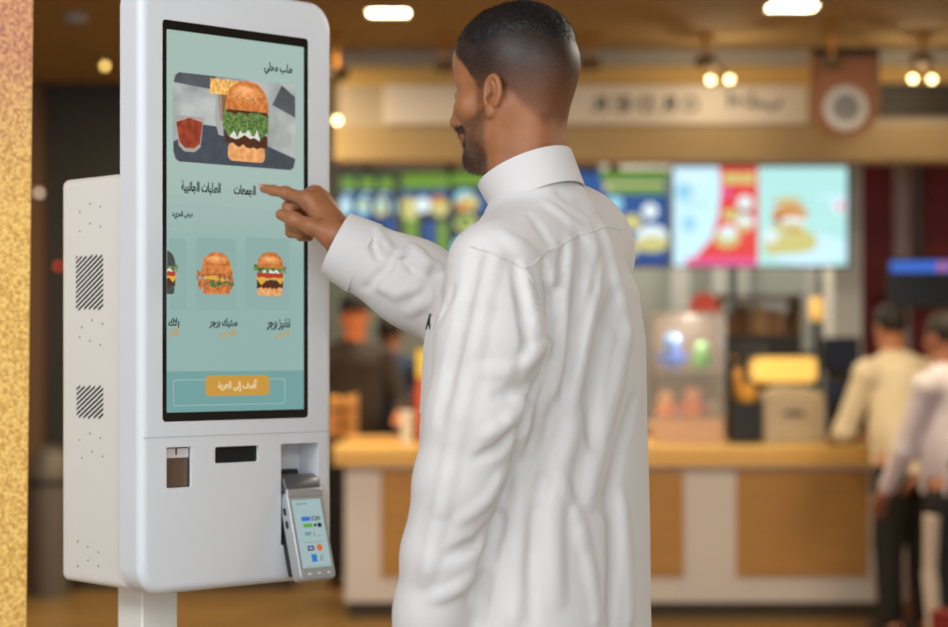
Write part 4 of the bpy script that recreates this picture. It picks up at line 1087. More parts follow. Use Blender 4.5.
def b2_(q, e, pg):
    q(0,400,500,168,270); q(1,402,449,174,189); q(2,402,414,190,198); q(2,417,431,190,198); q(2,434,448,190,198)
    e(4,409,206,9,9); e(5,423,205,8,8); e(4,440,207,9,10); q(1,404,418,216,245); q(1,437,448,222,255); q(2,424,435,222,246); e(4,410,214,8,6); e(6,438,200,7,4)
    q(1,452,498,172,186); e(3,465,199,11,9); e(4,468,203,11,8); e(6,463,206,9,4); q(2,479,490,186,216); e(4,466,223,11,10); e(1,465,222,8,7); e(3,462,248,10,10); e(4,468,252,8,8); q(2,480,492,222,262); q(1,406,440,254,266)
def b3_(q, e, pg):
    q(2,560,680,168,270); q(12,565,600,196,268); q(1,600,668,170,181); q(4,604,664,183,191); q(1,610,666,186,194); q(2,598,672,196,230); e(3,614,204,9,8); e(5,650,211,8,8); e(4,632,222,10,8); e(5,652,238,17,13); e(4,652,244,17,8); e(4,622,250,16,9); e(6,622,246,12,4); q(12,600,672,258,268)
def b4(q, e, pg):
    q(9,665,760,160,272); q(10,716,760,160,262); pg(9,[(700,162),(719,162),(721,190),(718,216),(710,238),(694,258),(690,262),(700,262)]); q(10,722,757,166,258)
    pg(10,[(719,214),(712,238),(696,256),(690,264),(760,264),(760,214)]); q(11,686,757,258,268); q(8,758,852,160,272); e(9,810,250,40,16)
    q(4,723,740,173,184); q(4,741,755,173,184); e(11,726,193,6,5); e(5,745,203,8,8); e(4,733,215,12,6); e(5,745,222,9,8); e(4,727,238,13,10); e(5,728,232,9,7); e(13,745,212,9,2.5); e(4,744,228,7,4)
    e(7,684,193,6,6); e(3,684,192,9,9); e(7,689,224,5,6); e(3,689,224,7,8); q(5,682,704,176,180); q(3,680,706,204,206)
    e(4,791,244,27,10); e(4,778,250,14,5); e(5,771,236,7,7); e(6,790,214,18,9); e(6,788,204,15,7,0,PI); e(4,788,202,12,5,0,PI); e(13,784,220,12,4); e(5,793,221,13,4.5); e(4,788,228,17,5); e(6,793,231,8,2.5); e(4,804,238,12,7)
    q(9,818,846,195,199); e(5,839,206,8,7); e(11,841,206,3,4)
board(337.5, 398, 171, 268, 'dark lit menu board nearest the kiosk, with small food pictures under green headings', b1)
board(399.5, 503, 171, 268, 'dark lit menu board behind the man\'s chin and collar, large round food pictures', b2_)
board(560, 669.5, 170, 268, 'blue lit menu board just right of the man\'s shoulder', b3_)
board(671, 849, 165, 268, 'wide bright menu board with red stripe and burger on pale mint', b4)
# ---- kitchen side: column, red wall, panels behind the counter
struct(box_obj('trim_6', mat('column_white', (200,204,204), rough=.5), px(833,11.2), px(862,11.2), 11.2, 11.5, 0, CEIL))
struct(box_obj('wall_red', mat('wall_darkred', (126,32,36), rough=.6, var=.15, vscale=3), px(862,11.5), 3.4, 11.5, 11.7, 0, CEIL))
struct(box_obj('trim_7', mat('pipe_pale', (170,156,152), rough=.5), px(897,11.4), px(911,11.4), 11.42, 11.5, 1.0, CEIL))
struct(box_obj('wall_kitchen', mat('kitchen_grey', (128,138,140), rough=.5, var=.1, vscale=2), px(600,12.2), px(840,12.2), 12.2, 12.35, 0, CEIL))
for i, (a, b2) in enumerate(((671,690),(712,727),(738,747),(806,816))):
    struct(box_obj('trim_%d' % (8+i), mat('panel_white', (150,158,162), rough=.5), px(a,12.15), px(b2,12.15), 12.13, 12.2, 0, 2.3))
# ---- things behind and on the counter
def thing(name, x, y, d, lab, cat, z=None, group=None): return empty(name, (px(x,d), d, pz(y,d) if z is None else z), 0, lab, cat, group)
ST = mat('steel_warm', (196,180,154), rough=.4, metal=.3); BROWN = mat('brown_shelf', (92,62,36), rough=.6); KRAFT = mat('kraft', (176,132,84), rough=.8)
BLK2 = mat('black_metal', (22,20,20), rough=.4)
# tall back counter that carries the machines
bc = empty('back_counter', (px(735,11.55), 11.6, 0), 0, 'dark back counter against the kitchen wall', 'cabinet')
x0, x1 = px(600,11.55)-px(735,11.55), px(830,11.55)-px(735,11.55)
box_obj('carcass', mat('dark_cabinet', (64,52,42), rough=.5), x0, x1, -.05, .5, 0, .88, bc); box_obj('top', ST, x0-.01, x1+.01, -.08, .5, .88, .92, bc)
for k in range(4): box_obj('door', BROWN, x0+.02+k*(x1-x0)/4, x0-.02+(k+1)*(x1-x0)/4, -.065, -.05, .08, .84, bc)
# pass-through shelf full of brown bags
sh = empty('pickup_shelf', (px(761,11.6), 11.62, .92), 0, 'brown two tier shelf rack behind the counter under the wide menu board', 'shelf')
wS = 39/F_PX*11.6; zt = pz(294,11.6)-.92; zm = pz(336,11.6)-.92
for s_ in (-1,1): box_obj('side', BROWN, s_*wS-.015, s_*wS+.015, 0, .35, 0, zt, sh)
for z in (zm-.0, zt-.02, zm-.12): box_obj('shelf_board', BROWN if z > zm-.05 else BLK2, -wS, wS, 0, .35, z-.01, z+.012, sh)
box_obj('black_front', BLK2, -wS, wS, -.01, .0, zm-.12, zm, sh)
for k in range(5):
    x = -wS+.05+k*.092; b_ = thing('paper_bag', 0, 0, 11.6, ('kraft paper bag on the pickup shelf, %s' % ('leftmost','second from left','middle one','second from right','rightmost')[k]), 'paper bag', 0, 'paper bags on the pickup shelf')
    b_.location = (px(761,11.6)+x, 11.75, .92+zm+.012); hgt = .13+.05*((k*3) % 4)/3
    mb = MB(); mb.add([(-.038,-.03,0),(.038,-.03,0),(.038,.03,0),(-.038,.03,0),(-.036,-.028,hgt*.8),(.036,-.028,hgt*.8),(.036,.028,hgt*.8),(-.036,.028,hgt*.8),(-.036,-.006,hgt),(.036,-.006,hgt),(.036,.006,hgt),(-.036,.006,hgt)],
      [(0,3,2,1),(0,1,5,4),(1,2,6,5),(2,3,7,6),(3,0,4,7),(4,5,9,8),(5,6,10,9),(6,7,11,10),(7,4,8,11),(8,9,10,11)])
    mb.build('bag', mat('kraft_%d' % (k % 3), ((170,120,74),(128,88,54),(196,150,96))[k % 3], rough=.8), b_)
    mb = MB(); mb.box(-.036,.036,-.0085,.0085,hgt-.018,hgt+.002); mb.build('folded_top', KRAFT, b_)
# display case of toys on the counter
dc = empty('display_case', (px(687,10.45), 10.45, TOPZ), 0, 'clear acrylic case of bright toys standing on the honey worktop', 'display case')
wC = 34/F_PX*10.45; hC = pz(316,10.45)-TOPZ
GLASS = mat('acrylic', (235,238,240), rough=.05, spec=.5, alpha=.14)
box_obj('base', mat('base_pink', (206,170,146), rough=.5), -wC, wC, -.15, .15, 0, .125, dc, bevel=.006)
mb = MB()
for s_ in (-1,1): mb.box(s_*wC-.004, s_*wC+.004, -.15, .15, .125, hC)
mb.box(-wC, wC, -.154, -.148, .125, hC); mb.build('panes', GLASS, dc)
box_obj('lid', mat('lid_grey', (170,160,150), rough=.4), -wC, wC, -.155, .155, hC, hC+.02, dc); box_obj('back_panel', mat('case_back', (112,90,72), rough=.6), -wC, wC, .142, .15, .125, hC, dc)
box_obj('inner_shelf', mat('shelf_clear', (186,170,156), rough=.3), -wC+.006, wC-.006, -.14, .14, .37, .378, dc)
fill_l = bpy.data.lights.new('case_fill', 'POINT'); fill_l.energy = 4; fill_l.shadow_soft_size = .02; fill_l.color = (1,.93,.82)  # fill light added inside the case to brighten the toys
bo = bpy.data.objects.new('case_fill', fill_l); C.objects.link(bo); bo.location = (px(687,10.45), 10.36, TOPZ+hC-.03)
def toy(x, y, r, colr, lab, zbase):
    t = empty('toy', (px(x,10.42), 10.49 if r == .030 else 10.39, zbase), 0, lab, 'toy', 'toys in the acrylic case')
    m_ = mat('toy_%d_%d_%d' % colr, colr, rough=.35)
    mb = MB(); mb.lathe([(r*.35,0),(r*.75,r*.25),(r*.8,r*.9),(r*.45,r*1.3)], 16); mb.build('body', m_, t, smooth=True)
    mb = MB(); mb.ball((0,0,r*1.75), r*.65, 16); mb.build('head', mat('toy_%d_%d_%dh' % colr, tuple(min(255, int(c*.6+96)) for c in colr), rough=.35), t, smooth=True)
    for s_ in (-1,1): mb = MB(); mb.ball((s_*r*.85,0,r*.85), r*.26, 10); mb.build('arm', m_, t, smooth=True)
    return t
zs = TOPZ+.378
toy(671,334,.078,(36,110,226),'blue toy figure on the upper shelf of the acrylic case, left', zs); toy(702,334,.060,(50,150,40),'green toy figure on the upper shelf of the acrylic case, right', zs)
zb = TOPZ+.125
toy(666,380,.060,(236,134,40),'orange toy figure at the bottom left of the acrylic case', zb); toy(692,380,.068,(226,104,30),'dark orange toy figure at the bottom middle of the acrylic case', zb); toy(712,380,.036,(140,110,84),'brown toy figure at the bottom right of the acrylic case', zb)
toy(680,366,.030,(236,190,206),'pink toy figure behind the orange ones in the acrylic case', zb)
rb = empty('red_sign', (px(704,10.72), 10.72, TOPZ), 0, 'round red counter sign on a thin stand behind the acrylic case', 'sign')
zc = pz(307,10.72)-TOPZ
mb = MB(); mb.prism([(.078*math.cos(a), zc+.078*math.sin(a)) for a in np.linspace(0,2*PI,28)[:-1]], 0, .02); mb.build('disc', mat('sign_red', (216,84,66), rough=.5), rb)
mb = MB(); mb.cyl((0,.01,0),(0,.01,zc-.07),.008); mb.lathe([(.07,0),(.07,.01)],20,Matrix.Translation((0,.01,0))); mb.build('stand', ST, rb)
# heat lamp and bin on the worktop
hl = empty('heat_lamp', (px(786,10.6), 10.62, TOPZ), 0, 'warming lamp with a long glowing amber hood on the counter', 'heat lamp')
wH = 30/F_PX*10.6; z0_, z1_ = pz(382,10.6)-TOPZ, pz(357,10.6)-TOPZ
mb = MB(); mb.prism(rrect(-wH,wH,z0_,z1_,.03,6), -.06, .16); mb.build('lit_hood', mat('amber_lit', (255,206,96), emit=.6, ecol=(250,206,110)), hl, bevel=.01)
box_obj('hood_back', ST, -wH-.01, wH+.01, .16, .20, z0_-.01, z1_+.02, hl); box_obj('top_cap', BLK2, -wH-.02, wH+.02, -.05, .20, z1_, z1_+.025, hl)
for s_ in (-1,1): mb = MB(); mb.cyl((s_*wH*.98,.18,0),(s_*wH*.98,.18,z0_+.05),.012); mb.build('leg', BLK2, hl)
sb = empty('steel_bin', (px(792,10.35), 10.38, TOPZ), 0, 'cream steel food bin with a curved lid under the heat lamp', 'bin')
wB = 30/F_PX*10.35; hB = pz(386,10.35)-TOPZ
mb = MB(); mb.prism(rrect(-wB,wB,0,hB*.8,.02,4), -.08, .12); mb.build('tub', ST, sb, bevel=.008)
mb = MB(); mb.prism([(wB*1.02*math.cos(a), hB*.78+hB*.22*math.sin(a)) for a in np.linspace(0,PI,15)], -.085, .125); mb.build('lid', mat('lid_cream', (206,190,160), rough=.35), sb)
mb = MB(); mb.box(-.05,.05,-.10,-.085,hB*.5,hB*.56); mb.build('handle', BLK2, sb)
# jars beside it
GOLD = mat('gold_glass', (232,180,84), rough=.25)
def jar(x, y0, y1, d, lab, colr, r):
    t = empty('jar', (px(x,d), d, RZ), 0, lab, 'jar', None); zb_ = .006; zt_ = pz(y0,d)-RZ
    mb = MB(); mb.lathe([(r*.8,0),(r*.8,zb_),(r,zb_+.01),(r,zt_-.03),(r*.6,zt_-.012)], 18); mb.build('glass', mat('jar_%d' % colr[0], colr, rough=.2), t, smooth=True, autosmooth=40)
    mb = MB(); mb.lathe([(r*.66,zt_-.014),(r*.66,zt_)], 18); mb.build('lid', BLK2, t)
RZ = pz(401,10.3)
rs = empty('riser', (px(745,10.33), 10.34, TOPZ), 0, 'black riser block on the counter carrying the amber jars', 'stand')
box_obj('block', BLK2, -.075, .075, -.07, .09, 0, RZ-TOPZ-.01, rs, bevel=.004); box_obj('top_mat', mat('mat_dark', (40,34,28), rough=.7), -.077, .077, -.072, .092, RZ-TOPZ-.01, RZ-TOPZ, rs)
jar(749, 381, 400, 10.3, 'amber sauce jar left of the steel bin', (226,168,76), .042)
jar(739, 365, 378, 10.385, 'slimmer gold jar behind the amber jar on the black riser', (210,150,70), .026)
lp = empty('table_lamp', (px(817,11.75), 11.78, .92), 0, 'small amber lantern lamp right of the pickup shelf', 'lamp')
zl = pz(320,11.6)-.92; zh = pz(297,11.6)-.92
mb = MB(); mb.cyl((0,0,0),(0,0,zl),.015); mb.lathe([(.05,0),(.05,.015)],16); mb.build('stand', BLK2, lp); mb = MB(); mb.lathe([(.036,zl),(.042,zl+.03),(.036,zh)],16); mb.build('shade', mat('lantern', (240,196,110), emit=.8, ecol=(236,186,100)), lp, smooth=True, autosmooth=40)
# coffee machine (dark) between shelf and counter
cm_ = empty('coffee_machine', (px(742,11.1), 10.86, TOPZ), 0, 'dark coffee machine standing behind the amber jar on the counter', 'coffee machine')
wM = 22/F_PX*11; zt = pz(347,11)-TOPZ
box_obj('casing', BLK2, -wM, wM, 0, .14, .16, zt, cm_, bevel=.01); box_obj('base', BLK2, -wM, wM, -.02, .14, 0, .04, cm_, bevel=.006); box_obj('back', mat('bronze_dark', (70,50,34), rough=.4), -wM, wM, .07, .14, .04, .17, cm_)
mb = MB(); mb.cyl((0,.02,.16),(0,.02,.12),.016); mb.build('spout', ST, cm_)
for k in (-.6,0,.6): mb = MB(); mb.cyl((wM*k,-.008,zt-.06),(wM*k,0,zt-.06),.012); mb.build('knob', GOLD, cm_)
# till screens at the right end
def till(x, d, y0, y1, wpx, lab, rz, zbase=TOPZ):
    t = empty('till_screen', (px(x,d), d, zbase), rz, lab, 'till'); w = wpx/F_PX*d/2; a, b_ = pz(y1,d)-zbase, pz(y0,d)-zbase
    box_obj('casing', BLK2, -w, w, 0, .04, a, b_, t, bevel=.006); box_obj('screen', mat('till_blue', (34,46,72), rough=.15), -w*.92, w*.92, -.003, .002, a+.012, b_-.012, t)
    mb = MB(); mb.cyl((0,.03,0),(0,.03,a+.03),.02); mb.lathe([(.08,0),(.08,.012)],20,Matrix.Translation((0,.03,0))); mb.build('stand', BLK2, t)
till(842, 10.7, 337, 372, 38, 'dark till screen on the counter left of the man in the cream shirt', .15)
till(842, 10.3, 378, 405, 34, 'low black card till on the counter edge beside the steel bin', -.1)
fr = empty('fryer_unit', (px(848,11.1), 10.88, TOPZ), 0, 'black kitchen unit standing behind the till screens', 'fryer')
box_obj('casing', BLK2, -.14, .12, 0, .15, 0, .20, fr, bevel=.01); box_obj('hood', mat('hood_dark', (50,42,36), rough=.5), -.14, .12, .08, .15, .20, .36, fr); mb = MB(); mb.ball((.10,-.0,.34), .03, 12); mb.build('gauge', ST, fr, smooth=True)
mb = MB(); mb.box(-.12,-.02,-.012,0,.06,.10); mb.build('handle', KRAFT, fr)
# hanging monitor at the right
mo = empty('ceiling_monitor', (px(922,10.9), 10.9, pz(308,10.9)), 0, 'black hanging monitor with a blue bar at the right edge', 'monitor')
hM = 50/F_PX*10.9; wM = 34/F_PX*10.9
box_obj('casing', BLK2, -wM, wM, 0, .06, 0, hM, mo, bevel=.008); box_obj('screen', mat('monitor_dark', (26,28,32), rough=.2), -wM*.93, wM*.93, -.003, .001, .015, hM-.015, mo)
box_obj('lit_bar', glow('bar_blue', (62,112,214), 1.0), -wM*.92, wM*.92, -.005, -.003, hM-.075, hM-.018, mo); box_obj('lit_end', glow('bar_pink', (196,110,150), .9), wM*.45, wM*.75, -.006, -.005, hM-.07, hM-.024, mo)
mb = MB(); mb.cyl((0,.05,hM-.03),(0,.05,CEIL-pz(308,10.9)),.02); mb.build('hanger', BLK2, mo)
# left end of the counter
def carton(x, d, wpx, y0, y1, colr, lab, cap=None, cat='carton'):
    t = empty('carton', (px(x,d), d, TOPZ), 0, lab, cat); w = wpx/F_PX*d/2; z1 = pz(y0,d)-TOPZ
    box_obj('box', mat('carton_%d_%d' % colr[:2], colr, rough=.5), -w, w, -.05, .05, 0, z1, t, bevel=.004)
    if cap: box_obj('top_flap', mat('carton_cap_%d' % cap[0], cap, rough=.5), -w*1.01, w*1.01, -.052, .052, z1*.72, z1+.012, t)
carton(425, 10.35, 16, 352, 432, (206,92,44), 'tall orange and yellow carton on the counter beside the thobe', (238,204,72))
carton(417, 10.65, 10, 388, 432, (120,50,36), 'dark red carton behind the orange one on the counter')
cu = empty('paper_cup', (px(407,10.25), 10.25, TOPZ), 0, 'white paper cup on the left end of the counter', 'cup')
mb = MB(); mb.lathe([(.028,0),(.036,.15)],20); mb.build('cup', mat('paper_white', (214,212,206), rough=.6), cu, smooth=True, autosmooth=40); mb = MB(); mb.lathe([(.039,.15),(.039,.16),(.03,.168)],20); mb.build('lid', mat('lid_white', (228,226,220), rough=.4), cu)
bx = empty('tray_stack', (px(375,10.3), 10.32, TOPZ), 0, 'pale wooden trays stacked on the left end of the counter', 'trays')
for k in range(3): mb = MB(); mb.prism(rrect(-.13,.13,-.09,.09,.02,3), 0, .010, Matrix(((1,0,0,0),(0,0,1,0),(0,1,0,.012*k),(0,0,0,1)))); mb.build('tray', mat('tray_tan', (224,176,104), rough=.5), bx)
bk = empty('bread_rack', (px(343,10.7), 10.7, TOPZ), 0, 'wooden rack of buns just right of the kiosk edge', 'rack')
for s_ in (-1,1):
    for q_ in (-.075,.075): box_obj('post', KRAFT, s_*.07-.006, s_*.07+.006, q_-.006, q_+.006, 0, .25, bk)
for k in range(3):
    box_obj('shelf_board', KRAFT, -.064, .07, -.08, .08, .02+.075*k, .028+.075*k, bk)
for k in range(3):
    for s_ in (-1,1):
        t = empty('bun', (px(343,10.7)+s_*.034, 10.67, TOPZ+.028+.075*k), 0, 'golden bun on the %s shelf of the bread rack, %s' % (('bottom','middle','top')[k], 'right' if s_ > 0 else 'left'), 'bun', 'buns on the bread rack')
        mb = MB(); mb.lathe([(.024,0),(.031,.016),(.031,.040),(.018,.054),(.001,.058)], 14); mb.build('crust', mat('bun_gold', (206,146,70), rough=.5), t, smooth=True)
# white bucket and a pale bag in the dark far left
pb = empty('pale_bin', (px(52,11.0), 10.95, 0), 0, 'pale waste bin standing in the dark at the far left', 'bin')
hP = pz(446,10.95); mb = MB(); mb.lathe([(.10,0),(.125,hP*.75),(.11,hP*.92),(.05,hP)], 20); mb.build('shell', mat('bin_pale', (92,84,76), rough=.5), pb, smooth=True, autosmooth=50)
mb = MB(); mb.lathe([(.126,hP*.74),(.128,hP*.78)],20); mb.build('rim', DARK, pb)
# ================================================================ people in the background
def bg_person(name, lab, x, y, rz, height, shirt, legs, skin, hairc, lean=0, handL=None, handR=None, cap=None, head_turn=0, head_pitch=.15, sleeves=True, long_hair=False, stripe=None, strap=None, seed=1, h=.0105):
    k = height/1.75
    root = empty('person', (x, y, 0), rz, lab, 'person')
    hip = np.array((0,0,.92*k)); ch = hip+np.array((math.sin(lean), 0, math.cos(lean)))*.42*k; nk = ch+np.array((math.sin(lean*1.1), 0, math.cos(lean*1.1)))*.14*k
    hd = nk+np.array((math.sin(lean+head_pitch*.3)*.4+.02, 0, .13))*np.array((.13,1,1))*np.array((1,1,k))
    sh = {s: ch+np.array((-.01, s*.185*k, .03*k)) for s in (1,-1)}
    hands = {1: np.array(handL if handL is not None else (.08, .23, .78))*k, -1: np.array(handR if handR is not None else (.08, -.23, .78))*k}
    el = {}
    for s in (1,-1):
        d = hands[s]-sh[s]; L = np.linalg.norm(d); mid = sh[s]+d*.53; sag = math.sqrt(max(0, (.29*k)**2-(L*.5)**2)) if L < .58*k else .0
        el[s] = mid+np.array((-.35, s*.5, -.8))*min(sag, .14)
    lo = np.minimum.reduce([hands[1],hands[-1],hd,sh[1],sh[-1],(-.22,-.3,0)])-.16; hi = np.maximum.reduce([hands[1],hands[-1],hd,sh[1],sh[-1],(.22,.3,0)])+.18
    lo[2] = -.01
    A = SDF(lo, hi, h)
    cy, sy = math.cos(head_turn), math.sin(head_turn)
    hx = lambda a, b, c: hd+np.array((a*cy-b*sy, a*sy+b*cy, c))*k
    A.ell(hd+np.array((-.008,0,.03))*k, np.array((.090,.074,.088))*k, 0); A.ell(hx(.03,0,-.04), (.055*k,.054*k,.075*k), .03); A.cone(hx(.088,0,0), hx(.105,0,-.028), .012*k, .013*k, .015)
    for s in (1,-1):
        A.ell(hx(-.005,s*.077,-.01), (.016*k,.012*k,.032*k), .006); A.ell(hx(.082,s*.032,.0), (.012*k,.014*k,.010*k), .008, 's')
    A.cone(hx(.086,-.02,-.066), hx(.086,.02,-.066), .006*k, .006*k, .006)
    A.cone(nk-np.array((0,0,.03)), hd+np.array((-.02,0,-.05))*k, .055*k, .054*k, .03)
    A.loft([(hip[2]-.05,0,0,.09*k,.13*k),(hip[2]+.1*k,.0,0,.08*k,.12*k)], .03)
    A.line([hip, ch, nk], [.10*k,.10*k,.06*k], .04)
    for s in (1,-1):
        A.line([sh[s], el[s], hands[s]], [.050*k,.040*k,.027*k], .02)
        d = hands[s]-el[s]; d = d/np.linalg.norm(d); up = np.array((0,0,1.)); sd = np.cross(d, up); sd = sd/(np.linalg.norm(sd)+1e-6); nn_ = np.cross(sd, d)
        A.cone(hands[s], hands[s]+d*.07*k, .028*k, .034*k, .02)
        for q in range(4):
            b0 = hands[s]+d*.075*k+sd*(q-1.5)*.019*k; A.line([b0, b0+d*.04*k-nn_*.006, b0+d*.07*k-nn_*.025], [.011,.010,.0085], .004)
        b0 = hands[s]+d*.03*k-sd*.03*k; A.line([b0, b0+d*.03*k-sd*.022*k], [.012,.010], .006)
        A.line([hip+np.array((0,s*.09*k,-.04)), (.02*k,s*.10*k,.49*k), (-.01,s*.105*k,.09*k)], [.09*k,.058*k,.042*k], .03)
        A.line([(-.04,s*.105*k,.05),(.13*k,s*.12*k,.035)], [.04,.032], .02)
    V, Fq = A.mesh(); V = relax(V, Fq, 1)
    sk = mat('skin_%d_%d_%d' % skin, skin, rough=.5)
    mesh_obj('body', V, Fq, sk, root)
    G_ = SDF(lo, hi, h)      # shirt
    rt = lambda p: p
    G_.line([hip+np.array((0,0,-.06*k)), hip+np.array((0,0,.1*k)), ch, nk-np.array((0,0,.035*k))], [.135*k,.130*k,.138*k,.066*k], .05)
    G_.ell((hip+ch)/2, (.125*k,.178*k,.30*k), .05); 
    for s in (1,-1):
        G_.cone(ch+np.array((-.01,s*.06,.05*k)), sh[s], .075*k, .068*k, .04)
        if sleeves: G_.line([sh[s], el[s], hands[s]-(hands[s]-el[s])*.10], [.068*k,.057*k,.044*k], .025)
        else: G_.line([sh[s], sh[s]+(el[s]-sh[s])*.75], [.068*k,.062*k], .025)
    for q in range(8): G_.line([hip+np.array((.13*math.cos(q), .16*math.sin(q), -.05)), (hip+ch)/2+np.array((.125*math.cos(q+.3), .17*math.sin(q+.3), 0))], [.012,.006], .02)
    G_.half((0,0,hip[2]-.08*k), (0,0,-1))
    G_.ell(nk+np.array((.01,0,.03*k)), (.066*k,.062*k,.06*k), .006, 's')
    V, Fq = G_.mesh(); V = relax(V, Fq, 1); sm_ = mat('shirt_%d_%d_%d' % shirt, shirt, rough=.8)
    so = mesh_obj('shirt', V, Fq, sm_, root)
    T_ = SDF(lo, hi, h)      # trousers
    T_.loft([(hip[2]-.16*k,0,0,.125*k,.165*k),(hip[2]-.02,0,0,.118*k,.158*k),(hip[2]+.02,0,0,.112*k,.15*k)], .02)
    for s in (1,-1): T_.line([hip+np.array((0,s*.085*k,-.08)), (.02*k,s*.10*k,.49*k), (-.01,s*.107*k,.10*k)], [.108*k,.078*k,.066*k], .02)
    T_.half((0,0,.07*k), (0,0,-1))
    V, Fq = T_.mesh(); V = relax(V, Fq, 1); mesh_obj('trousers', V, Fq, mat('trousers_%d_%d_%d' % legs, legs, rough=.7), root)
    for s in (1,-1):
        mb = MB(); c = (.045*k, s*.112*k)
        mb.lathe([(.052,0),(.055,.02),(.05,.055),(.032,.078),(.012,.085)], 18, Matrix.Translation((c[0],c[1],0)) @ Matrix.Diagonal((2.5,.9,1,1))); mb.build('shoe', mat('shoe_black', (18,17,17), rough=.4), root, smooth=True)
    R_ = SDF(hd-.16, hd+.17, .007)
    R_.ell(hd+np.array((-.014,0,.038))*k, (.094*k,.081*k,.092*k), 0)
    if long_hair: R_.line([hx(-.06,0,.0), hx(-.085,0,-.09), hx(-.08,0,-.13)], [.07*k,.05*k,.03*k], .04)
    R_.half(hx(.045,0,.02), (cy*.85,sy*.85,-.52), .01); R_.half(hx(-.0,0,-.055 if not long_hair else -.15), (0,0,-1), .01)
    V, Fq = R_.mesh(); mesh_obj('hair', V, Fq, mat('hair_%d' % hairc[0], hairc, rough=.6), root)
    if cap is not None:
        cm2 = mat('cap_%d_%d' % cap[:2], cap, rough=.7); mb = MB()
        mb.lathe([(.098*k,.045*k),(.100*k,.07*k),(.088*k,.115*k),(.05*k,.14*k),(.002,.146*k)], 20, Matrix.Translation(hd.tolist()) @ Matrix.Diagonal((1,.88,1,1)))
        mb.prism([(.02,-.06),(.13,-.055),(.165,-.03),(.172,0),(.165,.03),(.13,.055),(.02,.06)], -.004, .004, Matrix.Translation((hd+np.array((0,0,.055*k))).tolist()) @ Matrix.Rotation(head_turn,4,'Z') @ Matrix(((1,0,0,0),(0,0,1,0),(0,1,0,0),(0,0,0,1))))
        mb.build('cap', cm2, root, smooth=True, autosmooth=40)
    if strap is not None:
        pts = [ch+np.array((.02,-.08,.115*k)), ch+np.array((-.10,-.05,.05*k)), ch+np.array((-.155,.02,-.07)), (hip+ch)/2+np.array((-.15,.10,-.03)), hip+np.array((-.10,.17,.06))]
        mb = MB()
        for a, b_ in zip(pts, pts[1:]): mb.cyl(a, b_, .022, .022, 8)
        mb.build('bag_strap', mat('strap_dark', strap, rough=.7), root)
    if stripe is not None:
        for s in (1,-1):
            mb = MB(); a, b_, c = np.array((.0,s*.195*k,hip[2]-.14)), np.array((.02*k,s*.182*k,.49*k)), np.array((-.01,s*.178*k,.10*k))
            for p0, p1 in ((a,b_),(b_,c)): mb.cyl(p0, p1, .035, .03, 10)
            tag(mb.build('side_stripe', mat('stripe_pale', stripe, rough=.7), root), 'pale stripe down the dark trouser leg')
    return root
# guest in a cream shirt leaning on the counter, seen from behind
bg_person('a', 'person in a cream shirt and black trousers leaning on the counter, seen from behind', px(905,9.45), 9.40, math.radians(112), 1.60, (226,212,184), (9,9,10), (170,112,80), (24,18,16), lean=.24, handL=(.40,.16,1.02), handR=(.42,-.12,1.03), head_pitch=.5, seed=2)
# nearer guest at the right edge, lilac white shirt, dark strap
bg_person('b', 'person in a lilac white shirt with a dark shoulder strap at the right edge', px(957,8.4), 8.4, math.radians(130), 1.53, (206,198,208), (8,8,11), (150,96,70), (34,22,18), lean=.12, handL=(.30,.16,.86), handR=(.30,-.16,.92), strap=(26,28,34), stripe=(196,184,172), long_hair=False, seed=3)
# staff
bg_person('c', 'person in a dark shirt and cap behind the counter, beside the kiosk edge', px(354,11.4), 11.45, math.radians(-70), 1.67, (46,34,26), (20,20,22), (206,120,74), (20,16,14), cap=(26,22,22), handL=(.20,.22,1.03), handR=(.18,-.24,1.0), head_turn=-.2, seed=4)
bg_person('d', 'person in a navy shirt with back turned behind the counter, left of the thobe', px(390,11.9), 11.9, math.radians(80), 1.58, (36,50,74), (20,20,22), (150,100,72), (22,20,20), handL=(.30,.14,1.0), handR=(.3,-.14,1.0), seed=5)
# red shopping bag at the right edge
rb = empty('shopping_bag', (px(962,7.9), 7.85, 0), .5, 'dark red shopping bag standing on the floor at the right edge', 'bag')
mb = MB(); mb.prism([(-.11,0),(.11,0),(.125,.33),(-.125,.33)], -.06, .06); mb.build('bag', mat('bag_red', (120,26,30), rough=.6), rb)
mb = MB()
pts = [(.06*math.cos(a), 0, .33+.10*math.sin(a)) for a in np.linspace(0,PI,9)]
for a, b_ in zip(pts, pts[1:]): mb.cyl(a, b_, .006, .006, 8)
mb.build('handle', mat('bag_cord', (60,20,20), rough=.7), rb)
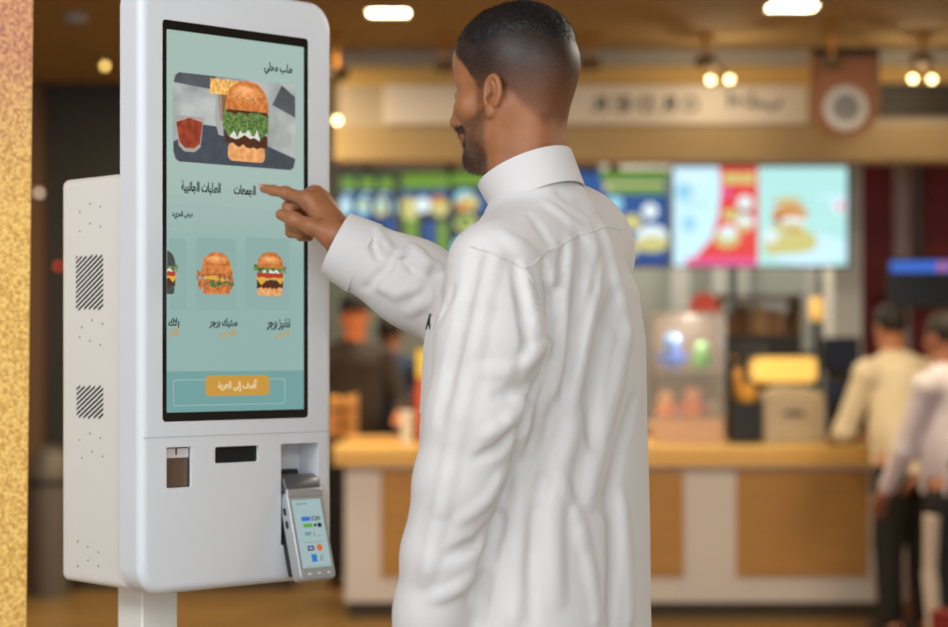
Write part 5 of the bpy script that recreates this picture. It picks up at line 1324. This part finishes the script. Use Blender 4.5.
# ================================================================ light
w = bpy.data.worlds.new('daylight'); SC.world = w; w.use_nodes = True
bg = w.node_tree.nodes['Background']; bg.inputs[0].default_value = (.86,.93,1.0,1); bg.inputs[1].default_value = 2.1
def area(name, loc_, size, energy, col, target=None, sy=None):
    l = bpy.data.lights.new(name, 'AREA'); l.energy = energy; l.color = lin(col); l.shape = 'RECTANGLE'; l.size = size; l.size_y = sy or size
    o = bpy.data.objects.new(name, l); C.objects.link(o); o.location = loc_
    if target is not None: o.rotation_euler = (Vector(target)-Vector(loc_)).to_track_quat('-Z', 'Y').to_euler()
    return o
def bulb(name, p, energy, col, r=.03):
    l = bpy.data.lights.new(name, 'POINT'); l.energy = energy; l.color = lin(col); l.shadow_soft_size = r
    o = bpy.data.objects.new(name, l); C.objects.link(o); o.location = p; return o
WARM = (255,232,190)
area('fill_front', (.5, -.5, 2.83), 1.2, 36, (240,246,255), (-.3, 3.0, 1.4))  # unseen fill added just behind the camera to lighten kiosk and man
area('fill_near', (-1.2, 1.2, 2.83), 1.4, 60, (246,248,255), (-.25, 2.7, 1.3))  # unseen fill from front left, added to brighten kiosk cabinet and thobe
area('rim_fill_right', (2.0, 4.2, 2.83), 1.0, 48, (255,246,232), (.1, 2.6, 1.5))  # unseen source right of the man, added for the rim on his head
for x_ in (-2.2, 0, 2.2):
    area('hall_fill', (x_, 7.6, 2.84), .8, 50, WARM)  # warm fills without fixtures, added to light the hall background
for x_, y_ in ((719,84),(921,84)):
    bulb('spot_glow', (px(x_,9.66), 9.66, pz(y_,9.66)-.03), 3.2, WARM, .012)
for x_ in (-.2, .9, 1.9): area('kitchen_fill', (x_, 11.55, 2.8), .5, 30, (255,236,206))  # fills hidden above the menu boards, added to brighten column and panels
area('left_fill', (-1.3, 9.6, 2.82), .4, 55, WARM)  # added warm fill for the floor beyond the kiosk, no fixture
# ---------------------------------------------------------------- camera
cam = bpy.data.cameras.new('camera'); cam.sensor_width = 36; cam.lens = F_PX*36/948
cam.shift_y = (HY-313.5)/948; cam.clip_start = .05; cam.clip_end = 100
cam.dof.use_dof = True; cam.dof.focus_distance = 2.72; cam.dof.aperture_fstop = 3.1
co = bpy.data.objects.new('camera', cam); C.objects.link(co); co.location = (0,0,EYE); co.rotation_euler = (PI/2,0,0)
SC.camera = co
SC.view_settings.view_transform = 'Standard'; SC.view_settings.look = 'None'; SC.view_settings.gamma = 1; SC.view_settings.exposure = 0
SC.view_settings.use_curve_mapping = False
